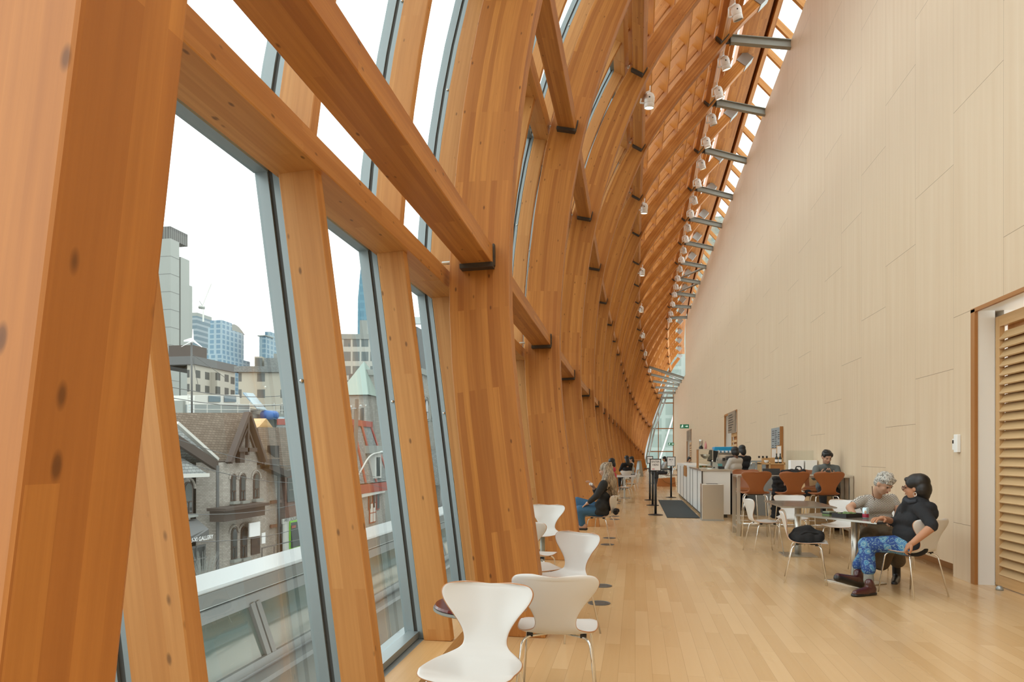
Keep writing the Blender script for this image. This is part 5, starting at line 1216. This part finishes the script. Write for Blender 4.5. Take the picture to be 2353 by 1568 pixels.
# ---- main brick house
XH=-25.
t=thing('brick_house','pale brick house with a brown shingled roof and dark gable, across the street','house',tuple(hx(540,1300,XH))); HO=hx(540,1300,XH); HO.z=SZ; t.location=HO
Q=lambda x,y,X=XH: hx(x,y,X)-HO
def yb(x,X=XH): return hx(x,1045,X).y-HO.y
e=Q(500,1062).z; b=MB(); b.span((-9,yb(496),0),(0,yb(612),e)); b.build('front_wall',M['wbrick'],t)
b=MB(); y0,y1=yb(508,XH+1.0),yb(600,XH+1.0); zt=Q(540,1062).z
b.prism([(0,y0-.9,0),(1.0,y0+.2,0),(1.0,y1-.5,0),(0,y1+.3,0)],(0,0,zt)); b.build('bay_front',M['wbrick'],t,fix=True)
XB=XH+1.0
slab(t,'gable_wall','wbrick',[Q(527,1062,XB),Q(598,1062,XB),Q(590,1030,XB),Q(568,985,XB),Q(545,1030,XB)],(-.3,0,0))
slab(t,'main_roof','shing',[Q(490,1064,XH+.5),Q(545,1062,XH+.5),Q(572,949,XH-3.6),Q(395,949,XH-3.6),Q(380,1000,XH-1.5)],(-.25,0,-.2))
slab(t,'rear_roof','shing',[Q(572,949,XH-3.6),Q(395,949,XH-3.6),Q(395,1010,XH-8),Q(572,1010,XH-8)],(0,0,-.2))
slab(t,'gable_roof_left','shing',[Q(527,1062,XB+.3),Q(569,950,XB+.3),Q(572,949,XH-3.6),Q(545,1040,XH-1)],(-.02,0,-.15))
slab(t,'gable_roof_right','dwood',[Q(569,950,XB+.3),Q(604,1056,XB+.3),Q(618,1058,XH-.2),Q(574,949,XH-3)],(-.05,0,-.3))
b=MB()
for a,c_ in (((526,1064),(569,949)),((569,949),(606,1060))): b.beam(Q(*a,XB+.35),Q(*c_,XB+.35),.2,.42,up=(1,0,.2))
b.beam(Q(569,952,XB+.4),Q(568,1046,XB+.4),.16,.2,up=(1,0,0)); b.beam(Q(546,1034,XB+.4),Q(588,1034,XB+.4),.2,.25); b.beam(Q(548,1034,XB+.4),Q(567,985,XB+.4),.1,.14,up=(1,0,0)); b.beam(Q(586,1034,XB+.4),Q(569,985,XB+.4),.1,.14,up=(1,0,0)); b.box(Q(552,1047,XB+.2),(.3,.5,.9)); b.build('bargeboards',M['dwood'],t)
b=MB(); b.beam(Q(496,1066,XH+.4),Q(527,1064,XH+.6),.5,.3); b.beam(Q(598,1062,XH+.9),Q(632,1062,XH+.4),.6,.4); b.build('eaves_cornice',M['dwood'],t)
p0,p1=Q(498,1187,XB+.45),Q(594,1172,XB+.45); b=MB(); b.beam(p0,p1,.9,.65); b.beam(p0+V((.1,-.2,.38)),p1+V((.1,.2,.38)),1.2,.16); b.build('bay_cornice',M['dwood'],t)
def arched(parent,x0,x1,yt,yb_,X,nm='window',sill=True):
    a,c_=Q(x0,yb_,X),Q(x1,yb_,X); zt=Q((x0+x1)/2,yt,X).z; r_=abs(c_.y-a.y)/2; m_=(a.y+c_.y)/2; z0=(a.z+c_.z)/2
    pts=[V((a.x,a.y,z0)),V((a.x,c_.y,z0))]+[V((a.x,m_+r_*math.cos(q),zt-r_+r_*math.sin(q))) for q in [math.pi*i/8 for i in range(9)]]
    b=MB(); b.prism(pts,(.05,0,0)); w=b.build(nm,M['dwood'],parent,fix=True)
    b=MB(); b.prism([V((p.x+.03,m_+(p.y-m_)*.7,z0+.1+(p.z-z0)*.9)) for p in pts],(.04,0,0)); b.build('pane',M['wglass'],w,fix=True)
    b=MB(); b.box((a.x+.09,m_,z0+(zt-z0)*.38),(.03,r_*1.4,.07)); b.box((a.x+.09,m_,z0+(zt-z0)*.2),(.03,.06,(zt-z0)*.36)); b.build('glazing_bar',M['dwood'],w)
    if sill: b=MB(); b.box((a.x+.1,m_,z0-.1),(.35,r_*2.6,.16)); b.build('sill',M['conc'],w)
    b=MB(); ring=[V((a.x+.02,m_+r_*1.5*math.cos(q),zt-r_+r_*1.5*math.sin(q))) for q in [math.pi*i/10 for i in range(11)]]; b.tube(ring,.07,5); b.build('brick_arch',M['wbrick'],w); return w
for q in ((530,541,1092,1152),(551,563,1091,1151),(582,595,1088,1146)): arched(t,*q,XB+.02)
for q in ((531,544,1213,1285),(553,567,1210,1282)): arched(t,*q,XB+.02)
slab(t,'shop_sign','paper',[Q(574,1235,XB+.5),Q(598,1231,XB+.5),Q(598,1199,XB+.5),Q(574,1203,XB+.5)],(-.08,0,0)); slab(t,'door','dwood',[Q(578,1276,XB+.06),Q(598,1272,XB+.06),Q(598,1233,XB+.06),Q(578,1236,XB+.06)],(-.1,0,0)); slab(t,'small_notice','paper',[Q(602,1250,XB),Q(610,1249,XB),Q(610,1224,XB),Q(602,1226,XB)],(-.05,0,0))
b=MB(); b.tube([Q(500,1310,XB+.2),Q(500,1070,XB+.1)],.09,6); b.tube([Q(640,1290,XH+.2),Q(640,1090,XH+.2)],.09,6); b.build('drainpipe',M['dclad'],t)
b=MB()
for z in range(4): pass
b.tube([Q(602,1284,XB+.8),Q(602,1260,XB+.8),Q(690,1240,XB+.8)],.04,5); b.tube([Q(630,1280,XB+.8),Q(630,1256,XB+.8)],.04,5); b.build('handrail',M['dclad'],t)
# right-hand house with the art shop
t=thing('brick_shop','brick house with a green-framed art shop front, right of the gabled house','shop',tuple(HO))
b=MB(); b.span((-9,yb(613),0),(-.4,yb(655),Q(640,1082).z)); b.build('side_wall',M['wbrick'],t)
b=MB(); b.span((-9,yb(655),0),(0,yb(760),Q(660,1085).z)); b.build('front_wall',M['rbrick'],t)
slab(t,'shingle_roof','shing',[Q(606,1066,XH+.3),Q(668,1084,XH+.5),Q(760,1075,XH+.5),Q(740,985,XH-3.5),Q(592,982,XH-3.5)],(-.2,0,-.2)); slab(t,'attic_gable','tan' if False else 'oak',[Q(578,1000,XH-4),Q(640,1000,XH-4),Q(612,962,XH-4)],(-2,0,0))
b=MB(); b.beam(Q(610,1070,XH+.4),Q(652,1090,XH+.4),.6,.45); b.beam(Q(652,1090,XH+.4),Q(668,1084,XH+.6),.6,.4); b.build('eaves_cornice',M['dwood'],t)
b=MB(); b.box(Q(628,1050,XH-.5),(.6,.6,1.6)); b.build('chimney',M['dwood'],t)
def rect(parent,x0,x1,y0,y1,X,m='wglass',fm='wtrim',nm='window',bars=True):
    b=MB(); A=[Q(x0,y1,X),Q(x1,y1-(x1-x0)*.12,X),Q(x1,y0-(x1-x0)*.0,X),Q(x0,y0,X)]; z0=(A[0].z+A[1].z)/2; z1=(A[2].z+A[3].z)/2; y_0,y_1=A[0].y,A[1].y
    b.span((A[0].x,y_0,z0),(A[0].x+.08,y_1,z1)); w=b.build(nm,M[fm],parent)
    b=MB(); b.span((A[0].x+.04,y_0+.12,z0+.12),(A[0].x+.1,y_1-.12,z1-.12)); b.build('pane',M[m],w)
    if bars: b=MB(); b.span((A[0].x+.09,(y_0+y_1)/2-.04,z0),(A[0].x+.12,(y_0+y_1)/2+.04,z1)); b.span((A[0].x+.09,y_0,(z0+z1)/2-.04),(A[0].x+.12,y_1,(z0+z1)/2+.04)); b.build('glazing_bar',M[fm],w)
    return w
rect(t,660,690,1098,1154,XH+.02,fm='dclad'); rect(t,664,700,1195,1262,XH+.12,fm='lime',nm='shop_window',bars=False)
rect(t,649,720,1190,1275,XH+.02,m='wtrim',nm='shop_front',bars=False)
a=Q(655,1192,XH+.2); b=MB(); slab(t,'fascia','wtrim',[Q(650,1205,XH+.14),Q(715,1190,XH+.14),Q(715,1180,XH+.14),Q(650,1194,XH+.14)],(-.1,0,0))
tx=text('shop_lettering','ART SQUARE',.40,tuple(Q(672,1193,XH+.18)),(math.pi/2,0,math.pi/2),M['dclad'],t)
slab(t,'open_sign','redw',[Q(671,1215,XH+.3),Q(680,1213,XH+.3),Q(680,1207,XH+.3),Q(671,1209,XH+.3)],(-.05,0,0))
b=MB()
for y_ in (1155,1210): b.beam(Q(622,y_,XH-.3),Q(655,y_-4,XH-.3),.1,.22)
b.build('red_brick_band',M['rbrick'],t)
# left neighbour with the gallery awning
t=thing('gallery_house','pale brick house with a white-edged gable and a dark gallery awning','house',tuple(HO))
XN=XH+.6
b=MB(); b.span((-9,yb(380,XN),0),(.2,yb(452,XN),Q(445,1090,XN).z)); b.build('front_wall',M['wbrick'],t)
b=MB(); b.span((-9,yb(452,XN),0),(-.8,yb(497,XN),Q(470,1062,XN).z)); b.build('dark_side_wall',mat('dark_stucco',(.13,.12,.105),.9),t)  # side wall in one even dark colour
slab(t,'gable_roof','slate',[Q(380,948,XN-2),Q(497,1056,XN-.5),Q(497,1072,XN-.5),Q(380,1010,XN-.5)],(-4,0,0)); b=MB(); b.beam(Q(404,972,XN+.1),Q(498,1056,XN+.1),.16,.30,up=(1,0,0)); b.build('white_bargeboard',M['wtrim'],t); b=MB(); b.beam(Q(404,1010,XN+.1),Q(498,1072,XN+.1),.5,.25,up=(1,0,0)); b.build('dark_soffit',M['dwood'],t)
slab(t,'porch_roof','slate',[Q(400,1092,XN+.8),Q(478,1090,XN+.8),Q(416,1050,XN-1),Q(380,1040,XN-1)],(0,0,-.15)); b=MB(); b.beam(Q(400,1095,XN+.8),Q(478,1092,XN+.8),.2,.2); b.build('gutter',M['wtrim'],t)
o0=arched(t,420,442,1107,1182,XN+.22)
slab(t,'awning','dclad',[Q(425,1252,XN+2.2),Q(480,1236,XN+2.2),Q(480,1236,XN+2.2)+V((0,0,.45)),Q(452,1193,XN+.2),Q(420,1198,XN+.2),Q(425,1243,XN+2.2)],(-.15,0,0))
text('awning_lettering','BAU-XI GALLERY',.30,tuple(Q(459,1239.5,XN+2.26)),(math.pi/2,0,math.pi/2),M['paper'],t,bold=.004)
rect(t,425,470,1255,1320,XN+.02,fm='dclad')
# shrub at the left house
def shrub(label,x,y,X,n,h,seed):
    q=random.Random(seed); b=MB(); p=hx(x,y,X)
    for i in range(n):
        a=q.uniform(0,6.28); e=V((math.cos(a)*q.uniform(.2,1.1),math.sin(a)*q.uniform(.2,1.1),h*q.uniform(.6,1))); m_=e*.5+V((0,0,.3)); b.tube([V((q.uniform(-.2,.2),q.uniform(-.2,.2),0)),m_,e],[.02,.013,.006],4)
    o=b.build('bare_shrub',M['conc']); o.location=(p.x,p.y,SZ); tag(o,label,'shrub')
shrub('bare leafless shrub in front of the gallery house',465,1300,XH+3,90,3.2,1)
# ---- seen through the second and third window
M['office']=m_grid('pale_office_grid',(.42,.41,.365),(.13,.15,.15),2.9,4.0,.8,.66,oz=1.2)
t,c,l,r=tower('office_block','pale grid-fronted office block below the blue spire, in the second window',772,700,900,768,190,'office'); H_=c.z-SZ; r=c+V((0,16,0)); spin(t,16); block(t,'roof_plant','conc',(-14,6,H_),(-3,r.y-c.y-8,H_+4.5)); block(t,'parapet_band','conc',(l.x-c.x,-.2,H_-1.4),(.2,r.y-c.y,H_)); block(t,'railing','galv',(-9,14,H_+4.5),(-8,30,H_+6.5))
t=thing('blue_spire','slender blue-grey glass spire above the office block','tower',tuple(W(838,800,420))); s_=420/F_
b=MB(); P_=lambda x,y,a=0:CR*((x-838)*s_)+UP*((800-y)*s_)+CF*a
for ring in (((824,800),(825,690),(831,640),(834,600)),): pass
b.quadstrip([[P_(xl,y,-3),P_(xr,y,-3),P_(xr,y,6),P_(xl,y,6)] for y,xl,xr in ((1072,824,866),(800,824,866),(690,825,862),(640,829,852),(603,833,837))]); b.build('spire_body',m_grid('blue_spire_glass',(.10,.23,.30),(.07,.18,.25),4,5,.8,.7,rough=.35),t,fix=True)
t,c,l,r=tower('church_tower','square grey stone church tower with a green pyramid roof, in the second window',842,786,900,908,95,'stone'); H_=c.z-SZ; w_=l.x-c.x; dy=r.y-c.y
b=MB(); ap=V((w_/2,dy/2*.7,5.2))
for a,e in (((w_-.5,-.5),(.5,-.5)),((.5,-.5),(.5,dy+.5)),((.5,dy+.5),(w_-.5,dy+.5)),((w_-.5,dy+.5),(w_-.5,-.5))): b.v+=[(a[0],a[1],H_),(e[0],e[1],H_),(ap.x,ap.y,H_+ap.z)]; n_=len(b.v); b.f.append((n_-3,n_-2,n_-1)); b.m.append(0); b.uv.append([(0,0),(1,0),(1,1)])
b.build('pyramid_roof',M['copper'],t,fix=True)
for k in range(3): block(t,'slit_window','wglass',(w_*.75+k*1.5*(-w_/6),-.06,H_-4.5),(w_*.75+k*1.5*(-w_/6)+.5,0,H_-1.8))
block(t,'dark_hall','dclad',(w_-6,16,H_+2),(2,34,H_+5)); block(t,'nave','stone',(w_,dy,0),(-2,dy+18,H_-5))
XR=-27.
t=thing('mansard_house','pale brick house with a red-trimmed grey mansard roof, in the second window','house',tuple(hx(840,1240,XR))); HO=hx(840,1240,XR); HO.z=SZ; t.location=HO
e=Q(840,1110,XR).z; b=MB(); b.span((-9,yb(800,XR),0),(0,yb(885,XR),e)); b.build('front_wall',M['wbrick'],t)
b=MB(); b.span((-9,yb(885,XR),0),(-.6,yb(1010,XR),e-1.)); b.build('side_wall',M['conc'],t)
z1=Q(840,975,XR).z; y0,y1=yb(800,XR),yb(885,XR); b=MB(); b.quadstrip([[(.4,y0-.3,e),(.4,y1+.3,e),(-9,y1+.3,e),(-9,y0-.3,e)],[(-1.2,y0+1.2,z1),(-1.2,y1-1.2,z1),(-8,y1-1.2,z1),(-8,y0+1.2,z1)]]); b.build('mansard_roof',M['slate'],t,fix=True)
b=MB(); b.span((-8,y0+1.1,z1-.15),(-1.0,y1-1.1,z1+.45)); b.span((-9,y0-.4,e-1.0),(.5,y1+.4,e-.1))
for a,c_ in (((.45,y0-.2,e),(-1.15,y0+1.3,z1)),((.45,y1+.2,e),(-1.15,y1-1.3,z1)),((.45,y0+(y1-y0)*.33,e),(-1.1,y0+(y1-y0)*.38,z1)),((.45,y0+(y1-y0)*.62,e),(-1.1,y0+(y1-y0)*.6,z1))): b.beam(a,c_,.35,.12,up=(1,0,.4))
b.build('red_trim',M['redw'],t)
b=MB(); ym=y0+(y1-y0)*.66; b.span((-1.2,ym-.9,e+.4),(.5,ym+.9,e+3.)); b.build('dormer',M['wtrim'],t); b=MB(); b.span((.5,ym-.5,e+.6),(.53,ym+.5,e+2.6)); b.build('dormer_window',M['wglass'],t); b=MB(); b.prism([(.9,ym-1.4,e+3),(.9,ym+1.4,e+3),(.9,ym+1.0,e+3.8),(.9,ym-1.0,e+3.8)],(-2.2,0,0)); b.build('dormer_roof',M['conc'],t)
for q in ((846,851,1072+42,1072+100),(855,860,1112,1170),(864,871,1110,1172)):
    w=rect(t,q[0],q[1],q[2]-42+42,q[3],XR+.03,fm='redw',bars=False)
rect(t,848,862,1155,1203,XR+.03,fm='redw',m='wtrim'); b=MB(); b.beam(Q(826,1140,XR+.2),Q(880,1128,XR+.2),.5,.35); b.build('string_course',M['wtrim'],t)
t,c,l,r=tower('stone_hall','grey stone hall with a dark tower behind the third post','building' and 950,930,1060,860,110,'stone',cat='building') if False else (None,)*4
t=thing('stone_hall','grey stone hall with arched windows, in the third window','building',tuple(hx(975,1240,-30))); HO=hx(975,1240,-30); HO.z=SZ; t.location=HO
b=MB(); b.span((-8,yb(966,-30),0),(0,yb(1012,-30),Q(970,862,-30).z)); b.build('hall_wall',M['stone'],t); block(t,'turret','dclad',tuple(Q(958,868,-33)),tuple(Q(985,790,-36))); block(t,'roof_cornice','conc',(-8.3,yb(966,-30)-.4,Q(970,862,-30).z),(.4,yb(1012,-30)+.4,Q(970,862,-30).z+.8))
arched(t,976,984,918,965,-29.95); arched(t,992,1000,925,965,-29.95); b=MB(); b.span((0,yb(966,-30),Q(970,1115,-30).z),(2.5,yb(1012,-30),Q(970,1035,-30).z)); b.build('slate_lean_to',M['slate'],t)
# pole, lamp, wires
t=thing('utility_pole','weathered wooden utility pole in front of the mansard house','pole',tuple(hx(812,1240,-19))); HO=hx(812,1240,-19); HO.z=SZ; t.location=HO
b=MB(); b.tube([Q(812,1240,-19),Q(820,918,-19)],[.17,.13],10); b.build('pole_shaft',M['dwood'] if False else mat('weathered_wood',(.13,.105,.085),.9),t,smooth=True); b=MB(); b.tube([Q(806,940,-19),Q(829,938,-19)],.05,6); b.ell(Q(806,936,-19),(.1,.1,.12)); b.ell(Q(829,934,-19),(.1,.1,.12)); b.build('crossarm',M['galv'],t)
t=thing('street_lamp','curved grey street lamp arm reaching right from the utility pole','street lamp',tuple(hx(818,1100,-18.8))); HO=hx(818,1100,-18.8); t.location=HO
b=MB(); b.tube(bend([Q(818,1102,-18.8),Q(850,1045,-18.8),Q(884,1038,-18.8)],1.,8),.055,8); b.build('lamp_arm',M['wtrim'],t,smooth=True); b=MB(); b.ell(Q(880,1040,-18.8),(.2,.55,.12)); b.build('lamp_head',M['galv'],t,smooth=True)
for i,(a,c_) in enumerate((((340,880),(700,905)),((340,905),(700,925)),((380,1000),(720,1075)),((380,1050),(720,1110)),((340,1180),(720,1150)),((380,1245),(720,1205)),((800,1080),(1000,1110)),((800,1095),(1000,1140)))):
    p,q=hx(*a,-18.5),hx(*c_,-18.5); b=MB(); b.tube([p+(q-p)*(k/8)-V((0,0,.35*math.sin(math.pi*k/8))) for k in range(9)],.016,4); o=b.build('overhead_wire',M['dclad']); tag(o,'overhead street wire, %s counting down the view'%ORD[i],'wire','overhead wires outside')
# parapet of the lower facade just outside the glass
t=thing('outer_parapet','grey metal parapet with white capping and sloping glass panels just outside the windows','parapet',(0,0,0))
M['grail']=mat('grey_rail',(.17,.18,.175),.4)
px=lambda y,off: -3.75-.012*(y-5)+off
ys=[-2,1.5,4,6.15,8.3,10.5,12.7,15,19,24,30]
b=MB(); b.quadstrip([[(px(y,-.62),y,.22),(px(y,.0),y,.25),(px(y,.0),y,.21),(px(y,-.62),y,.05)] for y in ys]); b.build('white_capping',mat('wet_capping',(.40,.42,.42),.25),t,fix=True)
b=MB(); b.quadstrip([[(px(y,-.04),y,.21),(px(y,.02),y,.21),(px(y,.05),y,.10),(px(y,-.04),y,.10)] for y in ys]); b.quadstrip([[(px(y,.02),y,.08),(px(y,.08),y,.08),(px(y,.10),y,-.02),(px(y,.02),y,-.02)] for y in ys]); b.quadstrip([[(px(y,.17),y,-.50),(px(y,.25),y,-.50),(px(y,.26),y,-.58),(px(y,.17),y,-.58)] for y in ys]); b.quadstrip([[(px(y,.2),y,-.62),(px(y,.4),y,-.62),(px(y,.4),y,-.67),(px(y,.2),y,-.67)] for y in ys]); b.quadstrip([[(px(y,.55),y,-1.18),(px(y,.9),y,-1.18),(px(y,.9),y,-1.22),(px(y,.55),y,-1.22)] for y in ys])
b.build('rails',M['grail'],t,fix=True)
M['refl']=mat('reflecting_panel',(.10,.135,.12),.06,0,.9,coat=.6); M['pgrey']=mat('grey_panel',(.19,.20,.19),.4)
for i in range(len(ys)-1):
    y0,y1=ys[i],ys[i+1]; b=MB(); b.prism([(px(y0,.06),y0+.09,-.02),(px(y1,.06),y1-.09,-.02),(px(y1,.20),y1-.02,-.5),(px(y0,.20),y0+.16,-.5)],(.012,0,0)); b.build('glass_panel',M['refl'],t,fix=True)
    b=MB(); b.beam((px(y1,.08),y1-.07,-.0),(px(y1,.22),y1+.0,-.52),.07,.06,up=(1,0,0)); b.beam((px(y1,.08),y1+.03,-.0),(px(y1,.22),y1+.1,-.52),.07,.06,up=(1,0,0)); b.build('panel_frame',M['grail'],t)
    b=MB(); b.prism([(px(y0,.3),y0,-.67),(px(y1,.3),y1,-.67),(px(y1,.6),y1,-1.2),(px(y0,.6),y0,-1.2)],(.012,0,0)); b.build('lower_panel',M['pgrey'],t,fix=True)
    b=MB(); b.prism([(px(y0,.75),y0,-1.2),(px(y1,.75),y1,-1.2),(px(y1,1.6),y1,-1.5),(px(y0,1.6),y0,-1.5)],(0,0,.012)); b.build('gutter_floor',M['pgrey'],t,fix=True)
# building beyond the glazed end
t=thing('glass_building','pale green glass building beyond the far end of the hall','building',(6,95,SZ)); block(t,'facade',m_grid('green_glass_facade',(.25,.285,.255),(.185,.22,.195),2.6,2.2,.8,.8,rough=.3),(-22,0,0),(30,20,40))
b=MB()
for i in range(16): b.tube([(-20+3*i,-.4,SZ-SZ),(-12+3*i,-.4,26)],.12,5)
b.build('diagonal_braces',M['wtrim'],t)
